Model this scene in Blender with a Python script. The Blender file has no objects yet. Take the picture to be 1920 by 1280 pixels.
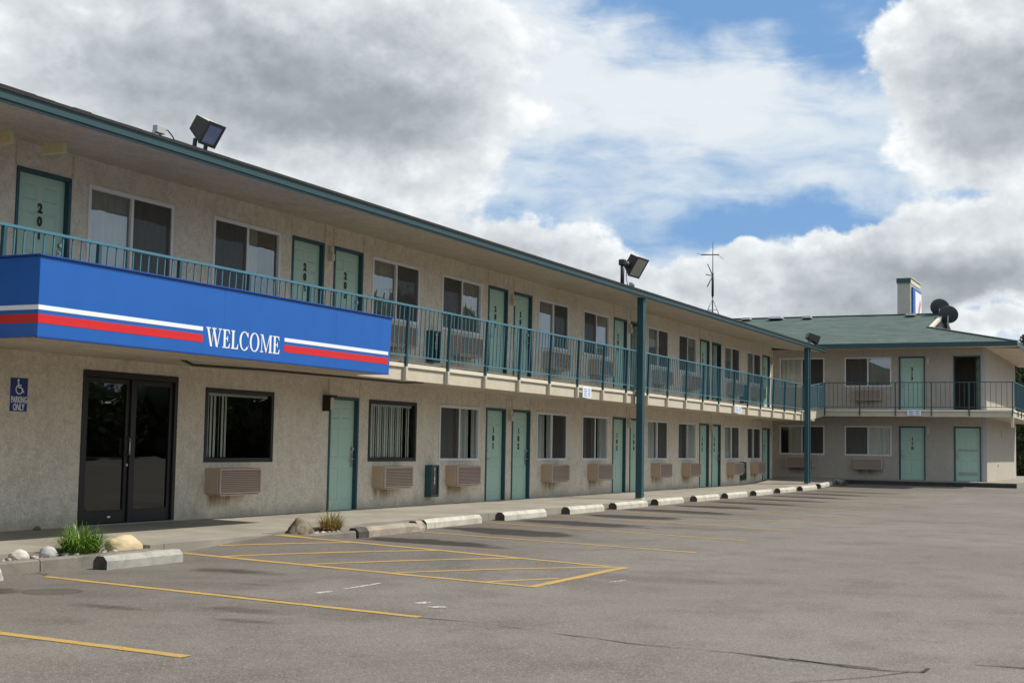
import bpy, bmesh, math, random
from math import sin, cos, pi, radians
from mathutils import Vector, Matrix, noise as mnoise

random.seed(7)
S = bpy.context.scene
COL = S.collection

# ------------------------------------------------------------------ camera
YAW, PIT, ROL = 0.449970, 0.076964, 0.017484
CAM = Vector((0.0, -13.6581, 1.2504))
fwd = Vector((cos(YAW) * cos(PIT), sin(YAW) * cos(PIT), sin(PIT)))
rgt0 = Vector((sin(YAW), -cos(YAW), 0.0))
up0 = rgt0.cross(fwd)
rgt = cos(ROL) * rgt0 + sin(ROL) * up0
upv = -sin(ROL) * rgt0 + cos(ROL) * up0
cam = bpy.data.cameras.new('camera')
cam.sensor_fit = 'HORIZONTAL'
cam.sensor_width = 36.0
cam.lens = 2543.83 / 1920 * 36.0
cam.clip_start, cam.clip_end = 0.1, 3000
co = bpy.data.objects.new('camera', cam)
COL.objects.link(co)
co.matrix_world = Matrix(((rgt.x, upv.x, -fwd.x, CAM.x), (rgt.y, upv.y, -fwd.y, CAM.y),
                          (rgt.z, upv.z, -fwd.z, CAM.z), (0, 0, 0, 1)))
S.camera = co

# ------------------------------------------------------------------ sun, exposure
SUN = Vector((1.17, -1.54, 2.34)).normalized()
sl = bpy.data.lights.new('sun', 'SUN')
sl.energy = 3.5
sl.angle = radians(0.9)
sl.color = (1.0, 0.93, 0.82)
so = bpy.data.objects.new('sun', sl)
COL.objects.link(so)
so.rotation_euler = SUN.to_track_quat('Z', 'Y').to_euler()
so.location = (20, -20, 40)
S.view_settings.view_transform = 'Standard'
S.view_settings.look = 'None'
S.view_settings.exposure = 0.47
S.view_settings.gamma = 1.0
S.view_settings.use_curve_mapping = False


# ------------------------------------------------------------------ node helper
class NT:
    def __init__(s, tree):
        s.t = tree; s.n = tree.nodes; s.l = tree.links

    def node(s, typ, **kw):
        nd = s.n.new(typ)
        for k, v in kw.items():
            setattr(nd, k, v)
        return nd

    def put(s, sock, v):
        if hasattr(v, 'is_output'):
            s.l.new(v, sock)
        elif v is not None:
            if isinstance(v, (tuple, list)) and sock.type == 'RGBA' and len(v) == 3:
                v = (*v, 1)
            sock.default_value = v

    def m(s, op, a, b=None, c=None, clamp=False):
        nd = s.node('ShaderNodeMath', operation=op, use_clamp=clamp)
        s.put(nd.inputs[0], a); s.put(nd.inputs[1], b)
        if c is not None: s.put(nd.inputs[2], c)
        return nd.outputs[0]

    def v(s, op, a, b=None, scale=None):
        nd = s.node('ShaderNodeVectorMath', operation=op)
        s.put(nd.inputs[0], a)
        if b is not None: s.put(nd.inputs[1], b)
        if scale is not None: s.put(nd.inputs['Scale'], scale)
        return nd.outputs['Value'] if op in ('DOT_PRODUCT', 'LENGTH') else nd.outputs[0]

    def mix(s, f, a, b, mode='MIX'):
        nd = s.node('ShaderNodeMix', data_type='RGBA', blend_type=mode)
        s.put(nd.inputs[0], f); s.put(nd.inputs[6], a); s.put(nd.inputs[7], b)
        return nd.outputs[2]

    def noise(s, vec, scale, detail=4, rough=.55, dist=0.0):
        nd = s.node('ShaderNodeTexNoise')
        s.put(nd.inputs['Vector'], vec); nd.inputs['Scale'].default_value = scale
        nd.inputs['Detail'].default_value = detail; nd.inputs['Roughness'].default_value = rough
        nd.inputs['Distortion'].default_value = dist
        return nd.outputs['Fac']

    def vor(s, vec, scale, out='Distance', feature='F1'):
        nd = s.node('ShaderNodeTexVoronoi', feature=feature)
        s.put(nd.inputs['Vector'], vec); nd.inputs['Scale'].default_value = scale
        return nd.outputs[out]

    def ramp(s, f, stops, interp='LINEAR'):
        nd = s.node('ShaderNodeValToRGB')
        cr = nd.color_ramp; cr.interpolation = interp
        while len(cr.elements) < len(stops): cr.elements.new(0.5)
        for e, (p, c) in zip(cr.elements, stops):
            e.position = p
            e.color = (c, c, c, 1) if not isinstance(c, (tuple, list)) else (*c, 1)
        s.put(nd.inputs[0], f)
        return nd.outputs[0]

    def sm(s, x, a, b, lo=0.0, hi=1.0):
        nd = s.node('ShaderNodeMapRange', interpolation_type='SMOOTHSTEP')
        for i, q in enumerate((x, a, b, lo, hi)): s.put(nd.inputs[i], q)
        return nd.outputs[0]

    def bump(s, h, strength=.3, dist=.01):
        nd = s.node('ShaderNodeBump')
        nd.inputs['Strength'].default_value = strength; nd.inputs['Distance'].default_value = dist
        s.put(nd.inputs['Height'], h)
        return nd.outputs[0]

    def xyz(s, vec):
        nd = s.node('ShaderNodeSeparateXYZ'); s.put(nd.inputs[0], vec)
        return nd.outputs

    def comb(s, x, y, z):
        nd = s.node('ShaderNodeCombineXYZ')
        for i, q in enumerate((x, y, z)): s.put(nd.inputs[i], q)
        return nd.outputs[0]


# ------------------------------------------------------------------ world: sky with clouds
W = bpy.data.worlds.new('World')
S.world = W
W.use_nodes = True
nt = NT(W.node_tree)
nt.n.clear()
wo = nt.node('ShaderNodeOutputWorld')
bg = nt.node('ShaderNodeBackground')
nt.l.new(bg.outputs[0], wo.inputs[0])
sky = nt.node('ShaderNodeTexSky', sky_type='NISHITA')
sky.sun_disc = False
sky.sun_elevation = math.asin(SUN.z)
sky.sun_rotation = math.atan2(SUN.x, SUN.y)
sky.altitude = 1200
sky.dust_density = 0.6
tc = nt.node('ShaderNodeTexCoord')
D = tc.outputs['Generated']
dx, dy, dz = nt.xyz(D)
AZ = nt.m('MULTIPLY', nt.m('ARCTAN2', dy, dx), 180 / pi)
EL = nt.m('MULTIPLY', nt.m('ARCSINE', dz), 180 / pi)
PQ = nt.comb(AZ, EL, 0.0)


def sp(px, py):                       # sky direction (azimuth, elevation) for the cloud map
    v = fwd + (px - 960) / 2543.83 * rgt - (py - 640) / 2543.83 * upv
    v.normalize()
    return math.degrees(math.atan2(v.y, v.x)), math.degrees(math.asin(v.z))


K = 2543.83 * pi / 180                # cloud-map degrees


def blob(px, py, sx, sy, amp):
    a, e = sp(px, py)
    q = nt.v('SUBTRACT', PQW, (a, e, 0))
    q = nt.v('MULTIPLY', q, (K / sx, K / sy, 0))
    g = nt.m('POWER', 0.36788, nt.v('DOT_PRODUCT', q, q))
    return nt.m('MULTIPLY', g, amp)


def addup(lst):
    r = lst[0]
    for q in lst[1:]: r = nt.m('ADD', r, q)
    return r


# gentle domain warp so that no cloud keeps an elliptical outline
nz = nt.node('ShaderNodeTexNoise'); nt.put(nz.inputs['Vector'], PQ); nz.inputs['Scale'].default_value = .22
nz.inputs['Detail'].default_value = 6; nz.inputs['Roughness'].default_value = .58
warp = nt.v('SCALE', nt.v('SUBTRACT', nz.outputs['Color'], (.5, .5, .5)), scale=4.0)
PQW = nt.v('MULTIPLY', nt.v('ADD', PQ, warp), (1, 1, 0))
P1 = nt.v('MULTIPLY', PQ, (.75, 1.0, 1))


def fbm(vec):
    return nt.noise(vec, .36, 10, .57, .1)


n1 = nt.m('SUBTRACT', fbm(nt.v('ADD', P1, (3.7, 9.1, 0))), .5)
n2 = nt.m('SUBTRACT', fbm(nt.v('ADD', P1, (3.7 - .35, 9.1 + .6, 0))), .5)      # the same clouds a little nearer the sun
fine = nt.m('SUBTRACT', nt.noise(nt.v('MULTIPLY', PQ, (.8, 1.0, 1)), 1.5, 7, .55, .2), .5)
# thin high veil, streaked along the horizon, with openings of blue
streak = nt.m('SUBTRACT', nt.noise(nt.v('MULTIPLY', PQ, (.45, 1.3, 1)), .55, 8, .58, .4), .5)
hole = addup([blob(1420, -10, 330, 95, 1.15), blob(1610, 100, 120, 60, .6), blob(1360, 430, 260, 48, .80), blob(1560, 425, 150, 45, .55),
              blob(1100, 290, 160, 40, .28), blob(930, 380, 220, 22, .30), blob(1810, 585, 110, 28, .9), blob(1400, 545, 110, 28, .7), blob(1290, 340, 420, 60, .22),
              blob(1780, 350, 90, 20, .3)])
veil = nt.sm(nt.m('SUBTRACT', nt.m('MULTIPLY_ADD', streak, 1.2, .92), hole), .0, .95)
vcol = nt.mix(nt.sm(nt.m('MULTIPLY_ADD', streak, 1.2, addup([.45, blob(1010, 90, 230, 130, .5), blob(1230, 210, 300, 90, .5), blob(1450, 180, 240, 70, .3), blob(1500, 360, 300, 40, .2)])), .2, 1.1),
              (.40, .49, .59), (.585, .625, .655))
# heaped clouds
heap = addup([blob(350, 120, 560, 230, 1.5), blob(720, 210, 230, 130, .75), blob(480, 330, 330, 110, .7), blob(860, 60, 160, 90, .4),
              blob(1860, 110, 190, 190, 1.4), blob(1760, 60, 90, 90, .5), blob(1850, 240, 120, 70, .5),
              blob(900, 465, 190, 72, 1.1), blob(1080, 530, 210, 82, 1.2), blob(1260, 580, 170, 75, 1.0), blob(1390, 515, 150, 30, .6), blob(1370, 465, 70, 26, .45),
              blob(1530, 590, 170, 62, 1.2), blob(1720, 500, 210, 88, 1.5), blob(1900, 470, 200, 80, 1.3), blob(1880, 620, 130, 26, 1.0)])
den = nt.m('SUBTRACT', nt.m('MULTIPLY_ADD', n1, 1.5, heap), nt.m('MULTIPLY_ADD', hole, .25, .42))
cmask = nt.sm(den, -.04, .22)
depth = nt.sm(den, .02, .75)
dark = addup([blob(530, 150, 330, 110, 1.0), blob(250, 190, 300, 90, .25), blob(730, 230, 160, 55, .65), blob(1890, 170, 170, 110, .85), blob(1800, 240, 100, 50, .3),
              blob(1760, 520, 230, 60, 1.15), blob(1560, 590, 150, 40, .6), blob(960, 475, 140, 45, .5), blob(1040, 540, 120, 32, .45), blob(1480, 545, 90, 22, .3)])
rel = nt.m('SUBTRACT', n1, n2)
lum = addup([.86, nt.m('MULTIPLY', nt.m('MULTIPLY', dark, depth), -.47), nt.m('MULTIPLY', depth, -.10), nt.m('MULTIPLY', rel, .8), nt.m('MULTIPLY', fine, .16), nt.m('MULTIPLY', n1, .25)])
ccol = nt.ramp(lum, [(0.0, (.21, .235, .255)), (.25, (.27, .30, .322)), (.5, (.38, .412, .436)), (.75, (.54, .57, .59)), (1.0, (.78, .79, .79))])
bluec = nt.mix(.2, (.12, .255, .475), nt.v('SCALE', sky.outputs[0], scale=.1))
skyc = nt.mix(veil, bluec, vcol)
skyc = nt.mix(cmask, skyc, ccol)
bg.inputs['Strength'].default_value = .1
nt.put(bg.inputs['Color'], nt.v('SCALE', skyc, scale=10.0))

# ------------------------------------------------------------------ materials
MATS = {}


def mat(name, build):
    if name in MATS: return MATS[name]
    m = bpy.data.materials.new(name); m.use_nodes = True
    t = NT(m.node_tree); t.n.clear()
    out = t.node('ShaderNodeOutputMaterial')
    build(t, out)
    MATS[name] = m
    return m


def pbsdf(t, out, col, rough=.7, nrm=None, metal=0.0, spec=.4):
    b = t.node('ShaderNodeBsdfPrincipled')
    t.put(b.inputs['Base Color'], col); t.put(b.inputs['Roughness'], rough)
    b.inputs['Metallic'].default_value = metal
    b.inputs['Specular IOR Level'].default_value = spec
    if nrm is not None: t.l.new(nrm, b.inputs['Normal'])
    t.l.new(b.outputs[0], out.inputs[0])
    return b


def gpos(t): return t.node('ShaderNodeNewGeometry').outputs['Position']


def painted(name, col, rough=.5, var=.12, dirt=.15, bscale=60, bstr=.08, spec=.4, metal=0.0):
    def b(t, out):
        p = gpos(t)
        a = t.noise(p, 3.0, 5, .6); f = t.noise(p, 35, 3, .6)
        c = t.mix(t.m('MULTIPLY', t.sm(a, .35, .75), var), col, tuple(x * .72 for x in col))
        c = t.mix(t.m('MULTIPLY', t.sm(f, .5, .8), dirt), c, (.16, .14, .11))
        pbsdf(t, out, c, rough, t.bump(t.noise(p, bscale, 3), bstr, .004), metal, spec)
    return mat(name, b)


def stucco(name, base, dk, patch=1.0):
    def b(t, out):
        p = gpos(t)
        big = t.noise(p, 1.1, 5, .62, .4)
        mid = t.noise(t.v('ADD', p, (7, 3, 1)), 5.5, 6, .65, 1.2)
        fine = t.noise(p, 42, 4, .6)
        kn = t.sm(mid, .47, .60)                               # knock-down trowel patches
        streak = t.noise(t.v('MULTIPLY', p, (5.0, 5.0, .45)), 1.6, 4, .6)
        c = t.mix(t.m('MULTIPLY', t.sm(big, .4, .72), .6 * patch), base, dk)
        c = t.mix(t.m('MULTIPLY', kn, .30 * patch), c, tuple(x * .66 for x in dk))
        trowel = t.noise(t.v('ADD', p, (2, 8, 5)), 13, 5, .7, 2.2)
        c = t.mix(t.m('MULTIPLY', t.sm(trowel, .52, .60), .42 * patch), c, tuple(x * .55 for x in dk))
        c = t.mix(t.m('MULTIPLY', t.sm(streak, .52, .8), .3 * patch), c, tuple(x * .6 for x in dk))
        c = t.mix(t.m('MULTIPLY', t.sm(fine, .5, .75), .12), c, tuple(x * .5 for x in dk))
        zz = t.xyz(p)[2]
        foot = t.m('MULTIPLY', t.sm(t.m('ADD', zz, t.m('MULTIPLY', t.m('SUBTRACT', big, .5), -.5)), .30, .0), .45 * patch)
        c = t.mix(foot, c, (.26, .22, .17))
        h = t.m('ADD', t.m('MULTIPLY', t.sm(trowel, .46, .58), 1.0), t.m('MULTIPLY', fine, .5))
        pbsdf(t, out, c, .92, t.bump(h, .55, .012), 0, .15)
    return mat(name, b)


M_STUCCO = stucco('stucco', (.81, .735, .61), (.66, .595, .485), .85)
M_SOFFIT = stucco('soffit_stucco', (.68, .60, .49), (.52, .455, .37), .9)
M_WSTUCCO = stucco('wing_stucco_shade', (.53, .48, .415), (.44, .40, .35), .55)  # darker copy of the wall stucco, with the wing's shade in its colour
M_TEAL = painted('teal_paint', (.024, .080, .102), .45, .2, .1)
M_FASCIA = painted('fascia_paint', (.024, .064, .072), .5, .25, .12)
M_RAIL = painted('railing_paint', (.070, .195, .25), .4, .2, .08)
M_DOOR = painted('door_paint', (.42, .60, .50), .45, .15, .08, 90, .03)
M_CREAM = painted('cream_board', (.70, .64, .50), .6, .3, .22)
M_CREAM2 = painted('cream_edge', (.56, .50, .39), .7, .4, .3, 18, .3)
M_WHITE = painted('white_frame', (.74, .74, .73), .4, .12, .06)
M_BLACKF = painted('dark_bronze_frame', (.016, .015, .014), .4, .1, .05)
M_BLACK = painted('black_paint', (.012, .012, .012), .5, .05, .02)
M_STEEL = painted('brushed_steel', (.45, .45, .45), .32, .1, .1, 60, .05, .5, .85)
M_BLUE = painted('sign_blue', (.013, .112, .43), .38, .25, .06, 4, .05)
M_BLUELIP = painted('sign_trim_blue', (.006, .055, .26), .4, .1, .03)
M_SIGNW = painted('sign_white', (.82, .83, .83), .4, .05, .03)
M_SIGNR = painted('sign_red', (.62, .018, .02), .4, .08, .03)
M_SIGNR2 = painted('faded_red', (.62, .25, .24), .5, .1, .03)
M_PSIGN = painted('parking_sign_blue', (.008, .035, .20), .4, .1, .03)
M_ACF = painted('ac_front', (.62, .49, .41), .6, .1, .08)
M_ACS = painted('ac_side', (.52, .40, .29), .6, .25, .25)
M_ACD = painted('ac_gap_shade', (.30, .22, .175), .8, .1, .1)  # shade between the louvres, put into the backing colour
M_SCUFF = painted('scuffed_paint', (.36, .40, .37), .7, .3, .2)
M_BEAM = painted('beam_yellow', (.80, .70, .40), .7, .5, .3, 20, .2)
M_DGREY = painted('dark_grey_metal', (.035, .032, .030), .5, .3, .1)
M_BRONZE = painted('bronze_metal', (.055, .047, .038), .5, .2, .1)
M_TAN = painted('sunlit_top_tan', (.50, .44, .33), .45, .2, .1)  # floodlight housing tops: sunlight put into a lighter tan
M_GALV = painted('grey_box', (.42, .43, .43), .5, .2, .2)
M_DISH = painted('dish_grey', (.055, .066, .075), .55, .15, .05)
M_RED = painted('extinguisher_red', (.45, .012, .01), .3, .1, .02)
M_ROOM = painted('dark_room', (.26, .22, .17), .9, .2, 0)
M_NOTICE = painted('notice_white', (.78, .82, .86), .5, .05, .03)
M_INK = painted('notice_ink', (.16, .26, .50), .6, .05, .0)
M_BLIND = painted('blind_slat', (.92, .90, .80), .6, .12, .05)
M_TREAD = painted('threshold_metal', (.30, .32, .33), .4, .1, .2, 60, .05, .5, .6)


def b_curtain(t, out):
    p = gpos(t)
    f = t.noise(t.v('MULTIPLY', p, (14, 14, .3)), 1.0, 3, .6)
    c = t.mix(t.sm(f, .3, .7), (.62, .60, .54), (.82, .80, .74))
    pbsdf(t, out, c, .9, None, 0, .1)


M_CURT = mat('curtain_cloth', b_curtain)


def b_screen(t, out):
    d = t.node('ShaderNodeBsdfDiffuse'); d.inputs[0].default_value = (.11, .105, .10, 1)
    tr = t.node('ShaderNodeBsdfTransparent'); tr.inputs[0].default_value = (.9, .9, .9, 1)
    mx = t.node('ShaderNodeMixShader'); mx.inputs[0].default_value = .62
    t.l.new(tr.outputs[0], mx.inputs[1]); t.l.new(d.outputs[0], mx.inputs[2])
    t.l.new(mx.outputs[0], out.inputs[0])


M_SCREEN = mat('insect_screen', b_screen)


def glassmat(name, ior, tint, wob=.0):
    def b(t, out):
        g = t.node('ShaderNodeBsdfGlossy'); g.inputs['Roughness'].default_value = .0
        g.inputs[0].default_value = (.92, .95, .95, 1)
        tr = t.node('ShaderNodeBsdfTransparent'); tr.inputs[0].default_value = (*tint, 1)
        fr = t.node('ShaderNodeFresnel'); fr.inputs[0].default_value = ior
        mx = t.node('ShaderNodeMixShader')
        if wob:
            nb = t.bump(t.noise(gpos(t), 1.3, 2), wob, .05)
            t.l.new(nb, g.inputs['Normal'])
        t.l.new(fr.outputs[0], mx.inputs[0]); t.l.new(tr.outputs[0], mx.inputs[1]); t.l.new(g.outputs[0], mx.inputs[2])
        t.l.new(mx.outputs[0], out.inputs[0])
    return mat(name, b)


M_GLASS = glassmat('window_glass', 1.6, (.92, .95, .93), .05)
M_GLASSU = glassmat('upper_window_glass', 2.7, (.86, .90, .89), .05)
M_DGLASS = glassmat('dark_door_glass', 1.7, (.34, .33, .31), .03)
M_LAMPGL = painted('lamp_lens', (.13, .18, .36), .12, .3, .1, 10, .02, .6)  # bluish reflection is put into the lens colour
M_LAMPG2 = painted('lamp_lens_pale', (.30, .30, .25), .2, .3, .1, 10, .02, .6)
M_LAMPW = painted('wall_lamp_shade', (.62, .57, .45), .4, .15, .1)


def b_asphalt(t, out):
    p = gpos(t)
    x, y, z = t.xyz(p)
    big = t.noise(p, .22, 5, .6, .3)
    mid = t.noise(t.v('ADD', p, (5, 2, 0)), 1.3, 5, .62)
    grit = t.noise(p, 140, 3, .7)
    stones = t.vor(p, 92, 'Color'); sv = t.xyz(stones)[0]
    streak = t.noise(t.v('MULTIPLY', p, (.35, 2.4, 1)), 1.5, 4, .6)
    c = t.mix(t.sm(big, .3, .72), (.138, .120, .102), (.192, .170, .147))
    c = t.mix(t.m('MULTIPLY', t.sm(mid, .44, .70), .42), c, (.074, .063, .054))
    c = t.mix(t.m('MULTIPLY', t.sm(streak, .55, .8), .18), c, (.082, .074, .066))
    c = t.mix(t.m('MULTIPLY', t.sm(sv, .72, .98), .55), c, (.30, .275, .245))
    c = t.mix(t.m('MULTIPLY', t.sm(sv, .28, .02), .5), c, (.055, .050, .046))
    c = t.mix(t.m('MULTIPLY', t.sm(grit, .55, .8), .35), c, (.235, .215, .19))
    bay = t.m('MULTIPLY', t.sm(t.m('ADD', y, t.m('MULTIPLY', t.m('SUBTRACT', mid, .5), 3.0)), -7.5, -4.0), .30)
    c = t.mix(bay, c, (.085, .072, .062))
    # oil drips where the engines stand, one per stall
    xo = t.m('ADD', x, t.m('MULTIPLY', t.m('ADD', y, 4.0), -.24))
    xm = t.m('SUBTRACT', t.m('FLOORED_MODULO', t.m('SUBTRACT', xo, 17.3 - 1.44), 2.88), 1.44)
    wob = t.m('SUBTRACT', t.noise(p, 1.9, 5, .65), .5)
    wob2 = t.m('SUBTRACT', t.noise(t.v('ADD', p, (31, 7, 0)), .35, 2, .5), .5)
    e1 = t.m('POWER', t.m('DIVIDE', xm, .56), 2.0)
    e2 = t.m('POWER', t.m('DIVIDE', t.m('ADD', y, t.m('MULTIPLY_ADD', wob2, 1.6, 3.95)), 1.15), 2.0)
    rad = t.m('ADD', t.m('ADD', e1, e2), t.m('MULTIPLY', wob, 2.6))
    oil = t.m('MULTIPLY', t.sm(rad, 1.55, .65), t.sm(x, 15.6, 16.2))
    oil = t.m('MULTIPLY', oil, t.sm(x, 50, 44))
    extra = None
    for cx, cy, rx, ry, a in ((9.35, -3.75, .40, .34, .95), (12.3, -4.35, .28, .60, .85), (9.1, -5.5, .14, .42, .7), (9.55, -6.6, .18, .5, .5), (10.3, -6.0, .10, .35, .5), (11.3, -5.4, .12, .3, .45), (9.0, -7.0, .12, .3, .5), (14.2, -8.6, .4, .8, .25),
                              (10.9, -5.0, .35, .7, .22), (9.9, -7.3, .5, .9, .22), (23.2, -6.2, .5, .9, .22), (28.5, -6.0, .5, 1.0, .2)):
        q = t.m('ADD', t.m('POWER', t.m('DIVIDE', t.m('SUBTRACT', x, cx), rx), 2.0), t.m('POWER', t.m('DIVIDE', t.m('SUBTRACT', y, cy), ry), 2.0))
        q = t.m('MULTIPLY', t.sm(t.m('ADD', q, t.m('MULTIPLY', wob, 2.8)), 1.4, -.1), a)
        extra = q if extra is None else t.m('MAXIMUM', extra, q)
    # a sunken round patch with a dark rim
    rr = t.m('SQRT', t.m('ADD', t.m('POWER', t.m('SUBTRACT', x, 9.70), 2.0), t.m('POWER', t.m('SUBTRACT', y, -4.24), 2.0)))
    ring = t.m('MULTIPLY', t.sm(t.m('ABSOLUTE', t.m('SUBTRACT', rr, t.m('MULTIPLY_ADD', wob, .08, .25))), .055, .01), .55)
    disc = t.m('MULTIPLY', t.sm(rr, .29, .2), .4)
    extra = t.m('MAXIMUM', t.m('MAXIMUM', extra, ring), disc)
    c = t.mix(t.m('MULTIPLY', t.m('MAXIMUM', t.m('MULTIPLY', oil, .92), extra), .95), c, (.026, .021, .018))
    h = t.m('ADD', t.m('MULTIPLY', grit, .5), t.m('MULTIPLY', sv, .6))
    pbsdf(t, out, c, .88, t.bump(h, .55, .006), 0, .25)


M_ASPH = mat('asphalt', b_asphalt)


def b_conc(t, out):
    p = gpos(t)
    x, y, z = t.xyz(p)
    a = t.noise(p, .9, 5, .62); f = t.noise(p, 24, 4, .6); g = t.noise(p, 120, 2, .6)
    c = t.mix(t.sm(a, .32, .7), (.235, .215, .18), (.325, .30, .255))
    c = t.mix(t.m('MULTIPLY', t.sm(f, .5, .75), .25), c, (.21, .19, .16))
    c = t.mix(t.m('MULTIPLY', t.sm(g, .5, .8), .15), c, (.48, .45, .40))
    jx = t.m('ABSOLUTE', t.m('SUBTRACT', t.m('FLOORED_MODULO', x, 2.4), 1.2))
    j = t.m('MULTIPLY', t.sm(jx, .012, .004), .75)
    c = t.mix(j, c, (.09, .08, .07))
    pbsdf(t, out, c, .9, t.bump(t.m('SUBTRACT', f, t.m('MULTIPLY', j, 2.0)), .3, .006), 0, .2)


M_CONC = mat('sidewalk_concrete', b_conc)


def stopmat(name, a, b2, rust):
    def b(t, out):
        p = gpos(t)
        n = t.noise(p, 3.2, 6, .65, .4); f = t.noise(p, 40, 4, .65)
        v2 = t.noise(t.v('MULTIPLY', p, (9, 9, 1.5)), 1, 4, .6)
        c = t.mix(t.sm(n, .36, .68), a, b2)
        c = t.mix(t.m('MULTIPLY', t.sm(v2, .60, .72), rust), c, (.30, .17, .075))
        c = t.mix(t.m('MULTIPLY', t.sm(f, .54, .75), .4), c, (.15, .135, .115))
        pbsdf(t, out, c, .9, t.bump(t.m('ADD', f, n), .6, .008), 0, .2)
    return mat(name, b)


M_KERB = stopmat('kerb_concrete', (.215, .195, .165), (.155, .14, .118), .0)
M_KERBD = stopmat('dark_kerb', (.06, .056, .055), (.035, .034, .034), .0)
M_STOPE = stopmat('stop_end_shade_dirt', (.10, .092, .08), (.05, .046, .042), .0)  # darker left ends: their shade and dirt are put into the colour
M_STOPC = stopmat('wheel_stop_cream', (.53, .505, .43), (.38, .36, .305), .5)
M_STOPG = stopmat('wheel_stop_grey', (.37, .36, .32), (.27, .265, .24), .0)
M_STOPT = stopmat('wheel_stop_tan', (.36, .31, .245), (.24, .21, .17), .1)


def b_line(t, out):
    p = gpos(t)
    n = t.noise(p, 5, 6, .7); f = t.noise(p, 90, 3, .7)
    c = t.mix(t.sm(n, .3, .7), (.47, .285, .055), (.36, .235, .075))
    c = t.mix(t.m('MULTIPLY', t.sm(t.noise(t.v('MULTIPLY', p, (2, 2, 2)), 1.0, 3), .45, .65), .35), c, (.25, .18, .08))
    pr = t.node('ShaderNodeBsdfPrincipled'); t.put(pr.inputs['Base Color'], c); pr.inputs['Roughness'].default_value = .85
    tr = t.node('ShaderNodeBsdfTransparent')
    mx = t.node('ShaderNodeMixShader')
    x = t.xyz(p)[0]
    w = t.sm(x, 15.5, 22, .46, .60)          # older, more worn paint farther along the row
    wear = t.sm(t.m('MULTIPLY_ADD', f, .55, t.m('MULTIPLY', n, .6)), t.m('SUBTRACT', w, .10), t.m('ADD', w, .04))
    wear = t.sm(t.m('ADD', t.m('MULTIPLY', f, .6), t.m('MULTIPLY', n, .55)), t.sm(x, 14, 22, .40, .41), t.sm(x, 14, 22, .52, .60))
    t.put(mx.inputs[0], wear)
    t.l.new(tr.outputs[0], mx.inputs[1]); t.l.new(pr.outputs[0], mx.inputs[2]); t.l.new(mx.outputs[0], out.inputs[0])


M_LINE = mat('yellow_line_paint', b_line)


def b_wline(t, out):
    p = gpos(t)
    f = t.noise(p, 30, 4, .7)
    pr = t.node('ShaderNodeBsdfPrincipled'); pr.inputs['Base Color'].default_value = (.50, .49, .46, 1); pr.inputs['Roughness'].default_value = .85
    tr = t.node('ShaderNodeBsdfTransparent'); mx = t.node('ShaderNodeMixShader')
    t.put(mx.inputs[0], t.sm(f, .38, .55))
    t.l.new(tr.outputs[0], mx.inputs[1]); t.l.new(pr.outputs[0], mx.inputs[2]); t.l.new(mx.outputs[0], out.inputs[0])


M_WLINE = mat('worn_white_paint', b_wline)
M_CRACK = painted('crack_dark', (.030, .027, .024), .95, .2, .0)


def b_shingle(t, out):
    p = gpos(t)
    x, y, z = t.xyz(p)
    row = t.m('MULTIPLY', x, 1 / .145)
    br = t.node('ShaderNodeTexBrick')
    br.offset = .5
    t.put(br.inputs['Vector'], t.comb(y, x, 0))
    br.inputs['Scale'].default_value = 1.0
    br.inputs['Brick Width'].default_value = .34; br.inputs['Row Height'].default_value = .15
    br.inputs['Mortar Size'].default_value = .012; br.inputs['Mortar Smooth'].default_value = .3
    br.inputs['Color1'].default_value = (.072, .106, .094, 1); br.inputs['Color2'].default_value = (.112, .150, .135, 1)
    br.inputs['Mortar'].default_value = (.030, .050, .046, 1)
    n = t.noise(t.v('MULTIPLY', p, (4.2, .9, .1)), 1.0, 5, .65)
    f = t.noise(p, 60, 3, .6)
    c = t.mix(t.m('MULTIPLY', t.sm(n, .42, .62), .75), br.outputs[0], (.058, .076, .071))
    c = t.mix(t.m('MULTIPLY', t.sm(f, .5, .8), .25), c, (.17, .22, .20))
    pbsdf(t, out, c, .9, t.bump(t.m('SUBTRACT', 1.0, br.outputs['Fac']), .6, .01), 0, .2)


M_SHING = mat('green_shingles', b_shingle)
M_SHINGD = painted('dark_shingles', (.025, .024, .025), .9, .4, .1, 40, .4)


def stone(name, a, b2):
    def b(t, out):
        tcn = t.node('ShaderNodeTexCoord'); p = tcn.outputs['Object']
        n = t.noise(p, 5, 6, .6, .5); f = t.noise(p, 45, 4, .6)
        c = t.mix(t.sm(n, .35, .7), a, b2)
        c = t.mix(t.m('MULTIPLY', t.sm(f, .5, .75), .3), c, tuple(q * .5 for q in b2))
        pbsdf(t, out, c, .9, t.bump(t.m('ADD', n, t.m('MULTIPLY', f, .5)), .6, .01), 0, .2)
    return mat(name, b)


M_ROCKW = stone('pale_rock', (.56, .52, .45), (.42, .39, .34))
M_ROCKG = stone('grey_rock', (.50, .48, .45), (.33, .32, .31))
M_ROCKT = stone('tan_rock', (.58, .47, .31), (.47, .36, .22))
M_ROCKD = stone('dark_rock', (.24, .20, .14), (.085, .07, .05))
M_PEB = stone('pebble_stone', (.40, .37, .33), (.22, .20, .18))
M_SOIL = stone('bed_soil', (.12, .10, .08), (.07, .055, .045))


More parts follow.
